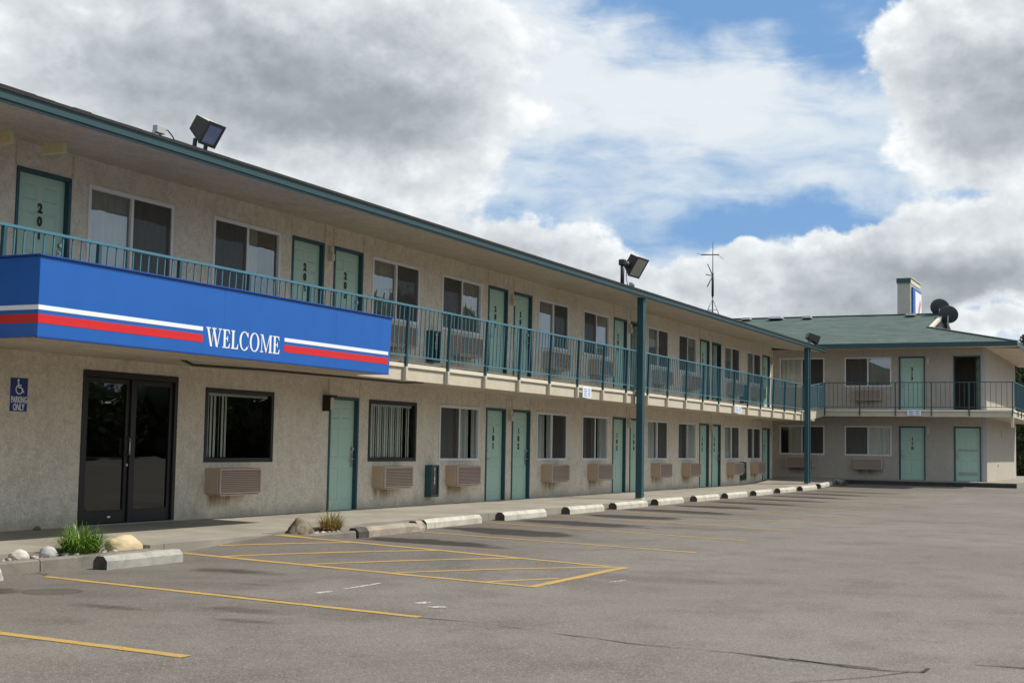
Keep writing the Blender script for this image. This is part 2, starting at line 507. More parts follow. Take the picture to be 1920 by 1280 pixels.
def leafmat(name, a, b2, trans=.25):
    def b(t, out):
        oi = t.node('ShaderNodeNewGeometry')
        rnd = oi.outputs['Random Per Island']
        c = t.mix(rnd, a, b2)
        d = t.node('ShaderNodeBsdfDiffuse'); t.put(d.inputs[0], c)
        tl = t.node('ShaderNodeBsdfTranslucent'); t.put(tl.inputs[0], c)
        mx = t.node('ShaderNodeMixShader'); mx.inputs[0].default_value = trans
        t.l.new(d.outputs[0], mx.inputs[1]); t.l.new(tl.outputs[0], mx.inputs[2])
        gl = t.node('ShaderNodeBsdfGlossy'); gl.inputs['Roughness'].default_value = .4
        m2 = t.node('ShaderNodeMixShader'); m2.inputs[0].default_value = .05
        t.l.new(mx.outputs[0], m2.inputs[1]); t.l.new(gl.outputs[0], m2.inputs[2])
        t.l.new(m2.outputs[0], out.inputs[0])
    return mat(name, b)


M_GRASS = leafmat('green_blades', (.085, .20, .022), (.19, .30, .05), .35)
M_DRY = leafmat('dry_blades', (.30, .16, .05), (.40, .29, .12), .3)
M_DRYG = leafmat('half_green_blades', (.13, .17, .04), (.32, .30, .12), .3)
M_LEAF = leafmat('tree_leaves', (.045, .070, .025), (.11, .14, .05), .3)
M_LEAFY = leafmat('yellowing_leaves', (.055, .060, .014), (.15, .135, .035), .3)
M_BARK = stone('bark', (.12, .09, .065), (.07, .055, .04))


# ------------------------------------------------------------------ mesh builder
class MB:
    def __init__(s): s.v = []; s.f = []; s.mi = []; s.sm = []

    def add(s, vs, fs, mi=0, smooth=False):
        o = len(s.v)
        s.v += [tuple(q) for q in vs]
        for f in fs:
            s.f.append([o + i for i in f]); s.mi.append(mi); s.sm.append(smooth)
        return s

    def box(s, x0, x1, y0, y1, z0, z1, mi=0):
        vs = [(x, y, z) for x in (x0, x1) for y in (y0, y1) for z in (z0, z1)]
        return s.add(vs, [(0, 1, 3, 2), (4, 6, 7, 5), (0, 4, 5, 1), (2, 3, 7, 6), (0, 2, 6, 4), (1, 5, 7, 3)], mi)

    def bbox(s, x0, x1, y0, y1, z0, z1, b=.006, mi=0):
        bm = bmesh.new()
        bmesh.ops.create_cube(bm, size=1)
        for v in bm.verts:
            v.co = Vector(((x0 + x1) / 2 + v.co.x * (x1 - x0), (y0 + y1) / 2 + v.co.y * (y1 - y0), (z0 + z1) / 2 + v.co.z * (z1 - z0)))
        bmesh.ops.bevel(bm, geom=bm.edges[:], offset=b, segments=1, affect='EDGES')
        return s.frombm(bm, mi)

    def frombm(s, bm, mi=0, smooth=False):
        bm.verts.index_update()
        s.add([v.co[:] for v in bm.verts], [[v.index for v in f.verts] for f in bm.faces], mi, smooth)
        bm.free()
        return s

    def quad(s, a, b, c, d, mi=0): return s.add([a, b, c, d], [(0, 1, 2, 3)], mi)

    def tube(s, pts, r, n=8, mi=0, smooth=True, cap=True):
        pts = [Vector(p) for p in pts]
        rs = r if isinstance(r, (list, tuple)) else [r] * len(pts)
        vs = []; prev = None
        for i, p in enumerate(pts):
            d = (pts[min(i + 1, len(pts) - 1)] - pts[max(i - 1, 0)]).normalized()
            if prev is None:
                a = d.cross(Vector((0, 0, 1)))
                if a.length < .05: a = d.cross(Vector((1, 0, 0)))
            else:
                a = prev - d * prev.dot(d)
            a.normalize(); prev = a
            b = d.cross(a)
            for k in range(n):
                th = 2 * pi * k / n
                vs.append(p + (a * cos(th) + b * sin(th)) * rs[i])
        fs = [(i * n + k, i * n + (k + 1) % n, (i + 1) * n + (k + 1) % n, (i + 1) * n + k) for i in range(len(pts) - 1) for k in range(n)]
        s.add(vs, fs, mi, smooth)
        if cap:
            o = len(s.v) - len(vs)
            s.f.append([o + k for k in range(n)][::-1]); s.mi.append(mi); s.sm.append(False)
            s.f.append([o + (len(pts) - 1) * n + k for k in range(n)]); s.mi.append(mi); s.sm.append(False)
        return s

    def bar(s, a, b, w, h, mi=0):
        a = Vector(a); b = Vector(b); d = (b - a).normalized()
        u = d.cross(Vector((0, 0, 1)))
        if u.length < .05: u = Vector((1, 0, 0)) if abs(d.x) < .9 else Vector((0, 1, 0))
        u.normalize(); v = d.cross(u)
        vs = [p + u * (w / 2 * i) + v * (h / 2 * j) for p in (a, b) for i, j in ((-1, -1), (1, -1), (1, 1), (-1, 1))]
        return s.add(vs, [(3, 2, 1, 0), (4, 5, 6, 7), (0, 1, 5, 4), (1, 2, 6, 5), (2, 3, 7, 6), (3, 0, 4, 7)], mi)

    def prism(s, poly, axis, a, b, mi=0):      # poly of 2-D points extruded along axis
        def P(q, t):
            if axis == 0: return (t, q[0], q[1])
            if axis == 1: return (q[0], t, q[1])
            return (q[0], q[1], t)
        n = len(poly)
        vs = [P(q, a) for q in poly] + [P(q, b) for q in poly]
        fs = [list(range(n))[::-1], list(range(n, 2 * n))] + [(i, (i + 1) % n, n + (i + 1) % n, n + i) for i in range(n)]
        return s.add(vs, fs, mi)

    def xf(s, M):
        s.v = [tuple(M @ Vector(q)) for q in s.v]; return s

    def mesh(s, name, mats, fixn=True):
        me = bpy.data.meshes.new(name)
        me.from_pydata(s.v, [], s.f)
        for m in (mats if isinstance(mats, (list, tuple)) else [mats]): me.materials.append(m)
        me.polygons.foreach_set('material_index', s.mi)
        me.polygons.foreach_set('use_smooth', s.sm)
        if fixn:
            bm = bmesh.new(); bm.from_mesh(me)
            bmesh.ops.recalc_face_normals(bm, faces=bm.faces[:]); bm.to_mesh(me); bm.free()
        me.update()
        return me


def props(o, label=None, cat=None, group=None, kind=None):
    if label: o['label'] = label
    if cat: o['category'] = cat
    if group: o['group'] = group
    if kind: o['kind'] = kind
    return o


def thing(name, label, cat, loc=(0, 0, 0), rz=0.0, group=None):
    o = bpy.data.objects.new(name, None); COL.objects.link(o)
    o.empty_display_size = .2
    o.location = loc; o.rotation_euler = (0, 0, rz)
    return props(o, label, cat, group)


def obj(name, mesh, parent=None, loc=(0, 0, 0), rz=0.0, **kw):
    o = bpy.data.objects.new(name, mesh); COL.objects.link(o)
    o.location = loc; o.rotation_euler = (0, 0, rz)
    if parent is not None: o.parent = parent
    return props(o, **kw)


def part(name, mb, mats, parent, loc=(0, 0, 0), rz=0.0, **kw):
    return obj(name, mb.mesh(name, mats), parent, loc, rz, **kw)


def copy_tree(o, parent=None):
    c = o.copy(); COL.objects.link(c)
    if parent is not None: c.parent = parent
    for ch in o.children: copy_tree(ch, c)
    return c


def text_mb(txt, size, depth=.004, sx=1.0, bold=.0, spacing=1.0):
    cu = bpy.data.curves.new('lettering', 'FONT')
    cu.body = txt; cu.size = size; cu.extrude = depth / 2; cu.offset = bold
    cu.align_x = 'CENTER'; cu.align_y = 'CENTER'; cu.space_character = spacing
    cu.resolution_u = 3
    o = bpy.data.objects.new('lettering', cu); COL.objects.link(o)
    dg = bpy.context.evaluated_depsgraph_get()
    me = bpy.data.meshes.new_from_object(o.evaluated_get(dg))
    mb = MB()
    mb.add([(v.co.x * sx, -v.co.z, v.co.y) for v in me.vertices], [list(p.vertices) for p in me.polygons])
    bpy.data.objects.remove(o); bpy.data.meshes.remove(me); bpy.data.curves.remove(cu)
    return mb


# ------------------------------------------------------------------ ground
def sst(a, b, x):
    t = min(1, max(0, (x - a) / (b - a))); return t * t * (3 - 2 * t)


def lerp_tab(x, xs, ys):
    if x <= xs[0]: return ys[0]
    for i in range(len(xs) - 1):
        if x <= xs[i + 1]: return ys[i] + (ys[i + 1] - ys[i]) * (x - xs[i]) / (xs[i + 1] - xs[i])
    return ys[-1]


def zg(x, y):
    b = lerp_tab(x, [-300, 9, 16, 22, 40, 48, 53, 60, 300], [-.18, -.18, -.17, -.14, -.11, -.08, .04, .10, .10])
    r = min(1, max(0, (x - 12.9) / 2.5)) * (1 - sst(15.6, 17.4, x)) * min(1, max(0, (y + 7.8) / 5.2))
    return b * (1 - r) - .012 * r


def grid_sheet(xs, ys, zfun, name, m, **kw):
    mb = MB()
    vs = [(x, y, zfun(x, y)) for x in xs for y in ys]; n = len(ys)
    mb.add(vs, [(i * n + j, (i + 1) * n + j, (i + 1) * n + j + 1, i * n + j + 1) for i in range(len(xs) - 1) for j in range(n - 1)], 0, True)
    return part(name, mb, m, None, **kw)


xs = [-600, -200, -60, -20, 0, 6, 8, 9, 10, 11, 12] + [12.4 + .15 * i for i in range(36)] + [18, 20, 22, 26, 30, 35, 40, 44, 48, 50, 53, 56, 60, 70, 90, 140, 300, 900]
ys = [-900, -300, -120, -60, -30, -20, -14, -10, -8] + [-7.8 + .2 * i for i in range(26)] + [-2.6, -2.5, -2.2, 0, 6, 20, 60, 200, 700]
grid_sheet(xs, ys, zg, 'asphalt_ground', M_ASPH, kind='structure')


def zs(x, y):                       # sidewalk top
    return .03 + .04 * y / 2.65 + .19 * sst(46.5, 52.8, x)


def slab_strip(name, segs, zt, thick, m, **kw):        # segs: (x0,x1,y0,y1)
    mb = MB()
    for x0, x1, y0, y1 in segs:
        n = max(1, int((x1 - x0) / 1.2))
        for i in range(n):
            a = x0 + (x1 - x0) * i / n; b = x0 + (x1 - x0) * (i + 1) / n
            p = [(a, y0), (b, y0), (b, y1), (a, y1)]
            vs = [(x, y, zt(x, y)) for x, y in p] + [(x, y, zt(x, y) - thick) for x, y in p]
            fs = [(0, 1, 2, 3), (0, 4, 5, 1), (2, 6, 7, 3)]
            if i == 0: fs.append((3, 7, 4, 0))
            if i == n - 1: fs.append((1, 5, 6, 2))
            mb.add(vs, fs)
    return part(name, mb, m, None, **kw)


slab_strip('sidewalk', [(-6, 12.95, -2.3, .1), (12.95, 15.5, -2.62, .1), (15.5, 18.2, -2.35, .1), (18.2, 53.2, -2.22, .1)], zs, .35, M_CONC, kind='structure')
slab_strip('sidewalk', [(53.0, 75.0, -8.68, 0.1), (51.3, 75.0, .1, 12)], lambda x, y: .215, .35, M_CONC, kind='structure')
# kerbs round the two planting beds
kb = MB()
for x0, x1 in ((8.6, 11.02), (11.035, 12.95), (15.55, 17.32)):
    kb.prism([(-2.79, -.4), (-2.77, -.06), (-2.75, -.045), (-2.63, -.045), (-2.62, -.4)], 0, x0, x1)
part('kerb', kb, M_KERB, None, kind='structure')
wk = MB().bbox(52.93, 52.998, -8.68, 4.0, -.1, .19, .01)
part('kerb', wk, M_KERBD, None, kind='structure')
bd = MB()
for x0, x1 in ((8.6, 12.95), (15.55, 17.32)): bd.box(x0, x1, -2.63, -2.3, -.3, -.075)
part('bed_soil', bd, M_SOIL, None, kind='structure')


def ribbon(name, pts, w, m, lift=.004, jag=0.06, **kw):
    mb = MB(); pp = []
    for (ax, ay), (bx, by) in zip(pts, pts[1:]):
        L = math.hypot(bx - ax, by - ay); n = max(1, int(L / .18))
        pp += [(ax + (bx - ax) * i / n, ay + (by - ay) * i / n) for i in range(n)]
    pp.append(pts[-1]); rows = []
    for i, (x, y) in enumerate(pp):
        a = pp[max(i - 1, 0)]; b = pp[min(i + 1, len(pp) - 1)]
        d = math.hypot(b[0] - a[0], b[1] - a[1]); nx, ny = -(b[1] - a[1]) / d, (b[0] - a[0]) / d
        hw = w / 2 * (1 + random.uniform(-jag, jag)); o = random.uniform(-jag, jag) * w * .8
        x += nx * o; y += ny * o
        rows.append(((x + nx * hw, y + ny * hw), (x - nx * hw, y - ny * hw)))
    vs = []
    for a, b in rows:
        for q in (a, b): vs.append((q[0], q[1], zg(*q) + lift))
    mb.add(vs, [(2 * i, 2 * i + 1, 2 * i + 3, 2 * i + 2) for i in range(len(rows) - 1)])
    return part(name, mb, m, None, kind='structure', **kw)


LW = .105
ribbon('parking_line', [(8.6, 2.0 - 6.4), (7.46, -5.94), (7.31, -7.77)][1:], LW, M_LINE)
ribbon('parking_line', [(7.55, -4.2), (7.46, -5.94)], LW, M_LINE)
ribbon('parking_line', [(10.68, -3.19), (9.96, -8.04)], LW, M_LINE)
ribbon('parking_line', [(13.49, -2.66), (13.16, -5.34), (12.73, -7.73)], LW, M_LINE)
ribbon('parking_line', [(15.43, -2.66), (15.38, -5.37), (15.26, -7.73)], LW, M_LINE)
ribbon('parking_line', [(15.55, -2.66), (15.47, -3.2)], .09, M_LINE)
ribbon('parking_line', [(12.66, -7.80), (15.34, -7.80)], .12, M_LINE, .0042)
for a, b in (((14.22, -2.66), (15.36, -3.92)), ((13.42, -3.30), (15.34, -5.22)), ((13.2, -4.57), (15.32, -6.42)), ((13.06, -5.90), (15.25, -7.68)), ((12.88, -7.20), (13.65, -7.68))):
    ribbon('parking_line', [a, b], .085, M_LINE, .0036)
for a, b in (((19.28, -2.75), (18.0, -7.82)), ((22.24, -2.47), (20.65, -7.79)), ((25.37, -2.43), (23.62, -7.84)), ((28.1, -2.51), (26.3, -7.74)),
             ((31.3, -2.45), (29.04, -7.66)), ((34.2, -2.45), (31.81, -7.59)), ((37.1, -2.5), (34.7, -7.6)), ((40.0, -2.5), (37.5, -7.6)), ((42.9, -2.5), (40.3, -7.6)),
             ((45.8, -2.5), (43.2, -7.6)), ((48.6, -2.5), (46.0, -7.6))):
    ribbon('parking_line', [a, b], LW, M_LINE)
for a, b, w in (((10.96, -6.33), (11.21, -6.36), .11), ((11.44, -6.35), (12.12, -6.36), .05), ((10.79, -7.53), (10.93, -7.59), .13), ((10.6, -7.8), (10.72, -7.86), .1), ((13.6, -8.3), (13.9, -8.35), .05)):
    ribbon('faded_marking', [a, b], w, M_WLINE, .004, .3)
for pts, w in (([(9.93, -8.07), (9.89, -8.73), (9.69, -9.34), (9.6, -9.78)], .012), ([(9.6, -9.78), (9.5, -10.07), (9.47, -10.6), (9.46, -10.93), (9.41, -11.28)], .012),
               ([(9.41, -11.28), (9.28, -11.71), (9.26, -12.1), (9.30, -12.2), (9.5, -12.19)], .020), ([(9.47, -10.9), (9.37, -11.4), (9.33, -11.9)], .009),
               ([(9.83, -12.45), (9.85, -12.76), (9.95, -13.4)], .016), ([(9.26, -12.1), (8.9, -11.9), (8.45, -11.53)], .008),
               ([(10.97, -2.80), (10.75, -3.12), (10.62, -4.25), (10.45, -5.63), (10.2, -6.9)], .008),
               ([(9.44, -10.95), (9.33, -11.3), (9.25, -11.7), (9.24, -12.0)], .012), ([(9.40, -11.3), (9.31, -11.6), (9.29, -12.0), (9.33, -12.2)], .010), ([(9.86, -12.5), (9.90, -12.9), (9.88, -13.3)], .010), ([(10.93, -2.81), (10.90, -3.0), (10.74, -3.1)], .012)):
    ribbon('asphalt_crack', pts, w, M_CRACK, .0045, .9)

# ------------------------------------------------------------------ main building
H2 = 2.744                       # second storey
XE = 51.25                       # end of the main wall
motel = thing('motel_building', 'long two storey beige stucco motel block with teal roof edge, balcony and numbered green doors', 'building', (0, 0, 0))


def wall_sheet(a0, a1, z0, z1, opens, depth):
    """front sheet at y=0 with holes and reveals; local frame (x along, y in, z up)"""
    mb = MB()
    xs = sorted({a0, a1} | {o[0] for o in opens} | {o[1] for o in opens} | {a0 + i for i in range(1, int(a1 - a0))})
    zz = sorted({z0, z1} | {o[2] for o in opens} | {o[3] for o in opens})
    for x0, x1 in zip(xs, xs[1:]):
        for q0, q1 in zip(zz, zz[1:]):
            cx, cz = (x0 + x1) / 2, (q0 + q1) / 2
            if any(o[0] < cx < o[1] and o[2] < cz < o[3] for o in opens): continue
            mb.quad((x0, 0, q0), (x1, 0, q0), (x1, 0, q1), (x0, 0, q1))
    for x0, x1, q0, q1 in opens:
        d = depth
        mb.quad((x0, 0, q0), (x0, 0, q1), (x0, d, q1), (x0, d, q0))
        mb.quad((x1, 0, q0), (x1, d, q0), (x1, d, q1), (x1, 0, q1))
        mb.quad((x0, 0, q1), (x1, 0, q1), (x1, d, q1), (x0, d, q1))
        mb.quad((x0, 0, q0), (x0, d, q0), (x1, d, q0), (x1, 0, q0))
    return mb


WW, WT, WB = 1.83, 2.092, .915
DOORS0 = {'100': 20.71, '101': 27.01, '102': 28.34, '103': 34.69, '104': 36.01, '105': 42.36, '106': 43.67, '107': 49.98}
DOORS1 = {'201': 13.11, '202': 19.41, '203': 20.73, '204': 27.01, '205': 28.34, '206': 34.69, '207': 36.01, '208': 42.36, '209': 43.67, '210': 49.98}
WIN0 = [24.84, 29.70, 32.51, 37.39, 40.17, 45.06, 47.84]
WIN1 = [14.44, 17.23, 22.06, 24.84, 29.70, 32.51, 37.39, 40.17, 45.06, 47.84]
OFF = [17.19, 22.07]
DZ1 = H2
opens = [(x, x + 1.0, .0, 2.1) for x in DOORS0.values()] + [(x, x + 1.0, DZ1, DZ1 + 2.1) for x in DOORS1.values()]
opens += [(x, x + WW, WB, WT) for x in WIN0 + OFF] + [(x, x + WW, WB + H2, WT + H2) for x in WIN1]
opens += [(14.49, 16.52, 0.0, 2.22)]
wall = wall_sheet(-6, XE, -.15, 5.22, opens, .15)
wall.quad((XE, 0, -.15), (XE, 11, -.15), (XE, 11, 5.2), (XE, 0, 5.2))
wall.quad((-6, 0, -.15), (-6, 11, -.15), (-6, 11, 5.2), (-6, 0, 5.2))
wall.quad((-6, 11, -.15), (XE, 11, -.15), (XE, 11, 5.2), (-6, 11, 5.2))
wobj = obj('wall', wall.mesh('wall', M_STUCCO, False), motel)
rm = MB()
rm.quad((-5.9, 2.6, -.1), (XE - .1, 2.6, -.1), (XE - .1, 2.6, 5.2), (-5.9, 2.6, 5.2))
for z in (-.02, 2.55, 2.73, 5.15): rm.quad((-5.9, .15, z), (XE - .1, .15, z), (XE - .1, 2.6, z), (-5.9, 2.6, z))
for x in [-5.9, 8.0, 13.0, 16.8, 20.6, 24.4, 28.17, 32.05, 35.85, 39.7, 43.52, 47.4, XE - .1]:
    rm.quad((x, .15, -.02), (x, 2.6, -.02), (x, 2.6, 5.15), (x, .15, 5.15))
part('room_interior', rm, M_ROOM, motel)

# --- prototypes (local: x along wall, y into wall, z up from the sill / floor)
fr = MB()                          # white aluminium frame with centre mullion
for a in ((0, .055, 0, 1.178), (WW - .055, WW, 0, 1.178)): fr.bbox(a[0], a[1], -.022, .07, a[2], a[3], .004)
fr.bbox(.055, WW - .055, -.020, .07, 1.118, 1.178, .004); fr.bbox(.055, WW - .055, -.020, .07, 0, .06, .004)
fr.bbox(WW / 2 - .027, WW / 2 + .027, -.012, .06, .06, 1.118, .004)
ME_FRAME = fr.mesh('window', M_WHITE)
frb = MB()
for a in ((0, .07, 0, 1.178), (WW - .07, WW, 0, 1.178)): frb.bbox(a[0], a[1], -.012, .14, a[2], a[3], .004)
frb.bbox(.07, WW - .07, -.010, .14, 1.11, 1.178, .004); frb.bbox(.07, WW - .07, -.010, .14, 0, .07, .004)
ME_FRAMEB = frb.mesh('window', M_BLACKF)


def pane_me(x0, x1, y, name, m, z0=.06, z1=1.118):
    mb = MB().quad((x0, y, z0), (x1, y, z0), (x1, y, z1), (x0, y, z1))
    return mb.mesh(name, m, False)


HM = WW / 2
ME_PL = {k: pane_me(.055, HM - .027, .03, 'glass_pane', m) for k, m in (('g', M_GLASS), ('u', M_GLASSU))}
ME_PR = {k: pane_me(HM + .027, WW - .055, .03, 'glass_pane', m) for k, m in (('g', M_GLASS), ('u', M_GLASSU))}
ME_SL = pane_me(.055, HM - .027, .0, 'insect_screen', M_SCREEN)
ME_SR = pane_me(HM + .027, WW - .055, .0, 'insect_screen', M_SCREEN)
ME_OP = pane_me(.07, WW - .07, .025, 'glass_pane', M_GLASS, .07, 1.11)


def curtain_mb(spans, seed, y=.085, z0=-.05, z1=1.2, amp=.028, per=.13):
    rnd = random.Random(seed); mb = MB()
    for x0, x1 in spans:
        n = max(4, int((x1 - x0) / .022)); ph = rnd.uniform(0, 6); vs = []
        for i in range(n + 1):
            x = x0 + (x1 - x0) * i / n
            yy = y + amp * sin(2 * pi * x / per + ph + .8 * sin(3 * x + ph)) + .01 * sin(17 * x)
            vs += [(x, yy, z0), (x, yy * .9 + .016, z1)]
        mb.add(vs, [(2 * i, 2 * i + 2, 2 * i + 3, 2 * i + 1) for i in range(n)], 0, True)
    return mb


def window(parent, loc, rz, screen, glass, spans, seed):
    w = obj('window', ME_FRAME, parent, loc, rz)
    obj('glass_pane', ME_PL[glass], w); obj('glass_pane', ME_PR[glass], w)
    obj('insect_screen', ME_SL if screen == 'L' else ME_SR, w)
    if spans: obj('curtain', curtain_mb(spans, seed).mesh('curtain', M_CURT, False), w)
    return w


full = [(.0, WW)]
spec0 = {24.84: ('L', [(.0, .8), (.9, 1.46), (1.60, WW)]), 29.70: ('R', [(.0, .62), (.75, 1.1)]), 32.51: ('L', [(0, .5), (.92, 1.15), (1.35, WW)]),
         37.39: ('R', [(.0, .85), (1.0, WW)]), 40.17: ('L', [(.0, .7), (1.05, WW)]), 45.06: ('R', [(.2, 1.0), (1.4, WW)]), 47.84: ('R', [(.0, .5)])}
for i, x in enumerate(WIN0):
    sc, spn = spec0[x]
    window(motel, (x, .0, WB), 0, sc, 'g', spn, i)
spec1 = {14.44: ('R', full), 17.23: ('L', [(0, 1.30)]), 22.06: ('R', full), 24.84: ('L', [(0, .8), (1.0, WW)]), 29.70: ('R', [(.3, WW)]), 32.51: ('L', full),
         37.39: ('R', full), 40.17: ('L', [(.2, WW)]), 45.06: ('R', [(0, 1.0)]), 47.84: ('R', full)}
for i, x in enumerate(WIN1):
    sc, spn = spec1[x]
    window(motel, (x, .0, WB + H2), 0, sc, 'u', spn, 20 + i)


def blinds_mb(xs_, ang):
    mb = MB()
    for x, a in zip(xs_, ang):
        c, s_ = cos(a) * .046, sin(a) * .046
        mb.quad((x - c, .088 - s_, .08), (x + c, .088 + s_, .08), (x + c, .088 + s_, 1.09), (x - c, .088 - s_, 1.09))
    return mb


for x, lst in ((OFF[0], [(.10, .3), (.185, .3), (.27, .3), (.36, .3), (.47, .6), (.56, .3), (.64, .35)]),
               (OFF[1], [(.1 + .082 * i, .22 + .15 * sin(i * 2.1)) for i in range(17)] + [(1.58, .3), (1.66, .25)])):
    w = obj('window', ME_FRAMEB, motel, (x, 0, WB))
    obj('glass_pane', ME_OP, w)
    part('vertical_blind', blinds_mb([q[0] for q in lst], [q[1] for q in lst]), M_BLIND, w)
    part('blind_rail', MB().bbox(.08, WW - .1, .06, .13, 1.06, 1.105, .004), M_BLIND, w)

# --- doors
dfm = MB()                          # teal frame in a 1.00 x 2.10 opening
dfm.bbox(0, .05, -.018, .125, 0, 2.1, .004); dfm.bbox(.95, 1.0, -.018, .125, 0, 2.1, .004); dfm.bbox(.05, .95, -.016, .125, 2.05, 2.1, .004)
ME_DFRAME = dfm.mesh('door_frame', M_TEAL)
thr = MB().bbox(.05, .95, -.03, .13, -.02, .022, .004)
ME_THR = thr.mesh('threshold', M_TREAD)


def leaf_mesh():
    mb = MB()
    L, Rr, zt = .055, .945, 2.045
    px = [(.165, .455), (.545, .835)]
    pz = [(.19, .80), (.98, 1.56), (1.70, 1.93)]
    xs_ = sorted({L, Rr} | {q for p in px for q in p}); zz = sorted({.025, zt} | {q for p in pz for q in p})
    Y = .065
    for x0, x1 in zip(xs_, xs_[1:]):
        for z0, z1 in zip(zz, zz[1:]):
            if (x0, x1) in px and (z0, z1) in pz:
                b = .022; c = .05
                o = [(x0, Y, z0), (x1, Y, z0), (x1, Y, z1), (x0, Y, z1)]
                i1 = [(x0 + b, Y + .014, z0 + b), (x1 - b, Y + .014, z0 + b), (x1 - b, Y + .014, z1 - b), (x0 + b, Y + .014, z1 - b)]
                i2 = [(x0 + c, Y + .004, z0 + c), (x1 - c, Y + .004, z0 + c), (x1 - c, Y + .004, z1 - c), (x0 + c, Y + .004, z1 - c)]
                mb.add(o + i1 + i2, [(k, (k + 1) % 4, 4 + (k + 1) % 4, 4 + k) for k in range(4)] + [(4 + k, 4 + (k + 1) % 4, 8 + (k + 1) % 4, 8 + k) for k in range(4)] + [(8, 9, 10, 11)])
            else:
                mb.quad((x0, Y, z0), (x1, Y, z0), (x1, Y, z1), (x0, Y, z1))
    Yb = Y + .045
    mb.quad((L, Yb, .025), (Rr, Yb, .025), (Rr, Yb, zt), (L, Yb, zt))
    for a, b in (((L, .025), (L, zt)), ((Rr, .025), (Rr, zt)), ((L, zt), (Rr, zt)), ((L, .025), (Rr, .025))):
        mb.quad((a[0], Y, a[1]), (b[0], Y, b[1]), (b[0], Yb, b[1]), (a[0], Yb, a[1]))
    return mb.mesh('door', M_DOOR)


ME_LEAF = leaf_mesh()
hd = MB()
hd.bbox(-.03, .03, -.022, .0, -.16, .10, .004); hd.tube([(0, -.02, .17), (0, -.05, .17)], .032, 12)
hd.tube([(0, -.02, -.02), (0, -.06, -.02), (-.03, -.065, -.02), (-.12, -.062, -.025)], .011, 8)
hd.tube([(0, -.02, .06), (0, -.036, .06)], .02, 10)
ME_HAND = hd.mesh('handle', M_STEEL)
hd2 = MB(); hd2.v = [(-a, b, c) for a, b, c in hd.v]; hd2.f = hd.f; hd2.mi = hd.mi; hd2.sm = hd.sm
ME_HAND2 = hd2.mesh('handle', M_STEEL)
DIG = {}


def digit(ch):
    if ch not in DIG:
        DIG[ch] = text_mb(ch, .175, .006, .95, .0085)
    return DIG[ch]


def number_mesh(num):
    mb = MB()
    for i, ch in enumerate(num):
        d = digit(ch)
        mb.add([(x, y, z - i * .178) for x, y, z in d.v], d.f)
    return mb.mesh('room_number', M_BLACK)


def door(parent, loc, rz, num, hand='R', label=None, open_=0.0):
    f = obj('door_frame', ME_DFRAME, parent, loc, rz)
    obj('threshold', ME_THR, f)
    if open_:
        d = obj('door', ME_LEAF, f, (.945, .11, 0), -open_)
        d.location = Vector((.945, .12, 0)) - Matrix.Rotation(-open_, 3, 'Z') @ Vector((.945, .065, 0))
    else:
        d = obj('door', ME_LEAF, f)
    if label: d['label'] = label
    q = Matrix.Identity(4)
    hx = .875 if hand == 'R' else .125
    # sub-sub parts hang on the frame: thing > door_frame > door, handle, number
    if not open_:
        obj('handle', ME_HAND if hand == 'R' else ME_HAND2, f, (hx, .065, .98))
        if num: obj('room_number', number_mesh(num), f, (.5, .058, 1.60))
    return f


for k, x in DOORS0.items():
    door(motel, (x, 0, 0), 0, None if k == '100' else k, 'R' if k in ('100', '102', '104', '106') else 'L')
for k, x in DOORS1.items():
    op = {'207': 1.35, '209': 1.15}.get(k, 0.0)
    door(motel, (x, 0, DZ1), 0, k, 'R' if k in ('201', '203', '205', '207', '209') else 'L', None, op)

# --- entrance: dark aluminium storefront
en = MB()
E0, E1, ET = 14.49, 16.52, 2.22
en.bbox(E0, E0 + .07, -.015, .12, 0, ET, .004); en.bbox(E1 - .07, E1, -.015, .12, 0, ET, .004)
en.bbox(E0 + .07, E1 - .07, -.013, .12, ET - .09, ET, .004); en.bbox(E0 + .07, E1 - .07, -.013, .12, 0, .05, .004)
em = (E0 + E1) / 2 + .02
en.bbox(em - .035, em + .035, -.010, .11, .05, ET - .09, .004)
ent = part('entrance_frame', en, M_BLACKF, motel)
for a, b, nm in ((E0 + .07, em - .035, 'glass_door'), (em + .035, E1 - .07, 'side_light')):
    mb = MB()
    mb.bbox(a + .004, a + .075, .02, .065, .054, ET - .095, .004); mb.bbox(b - .075, b - .004, .02, .065, .054, ET - .095, .004)
    mb.bbox(a + .075, b - .075, .022, .064, ET - .17, ET - .095, .004); mb.bbox(a + .075, b - .075, .022, .064, .054, .24, .004)
    o = part(nm, mb, M_BLACKF, ent)
    part('glass_pane', MB().quad((a + .07, .045, .23), (b - .07, .045, .23), (b - .07, .045, ET - .16), (a + .07, .045, ET - .16)), M_DGLASS, ent)
    part('push_bar', MB().bbox(a + .075, b - .06, .07, .10, .97, 1.0, .003), M_GALV if nm == 'glass_door' else M_BLACKF, ent)
part('door_pull', MB().tube([(em - .075, .02, 1.02), (em - .075, -.04, 1.04), (em - .075, -.04, 1.26), (em - .075, .02, 1.28)], .013, 8), M_STEEL, ent)
part('lock', MB().tube([(em - .07, .02, .88), (em - .07, .005, .88)], .022, 12), M_STEEL, ent)

part('threshold', MB().bbox(E0 + .02, E1 - .02, -.05, .12, -.012, .048, .004), M_TREAD, ent)
part('sticker', MB().box(em - .42, em - .36, .0190, .0215, .13, .155), M_SIGNW, ent)

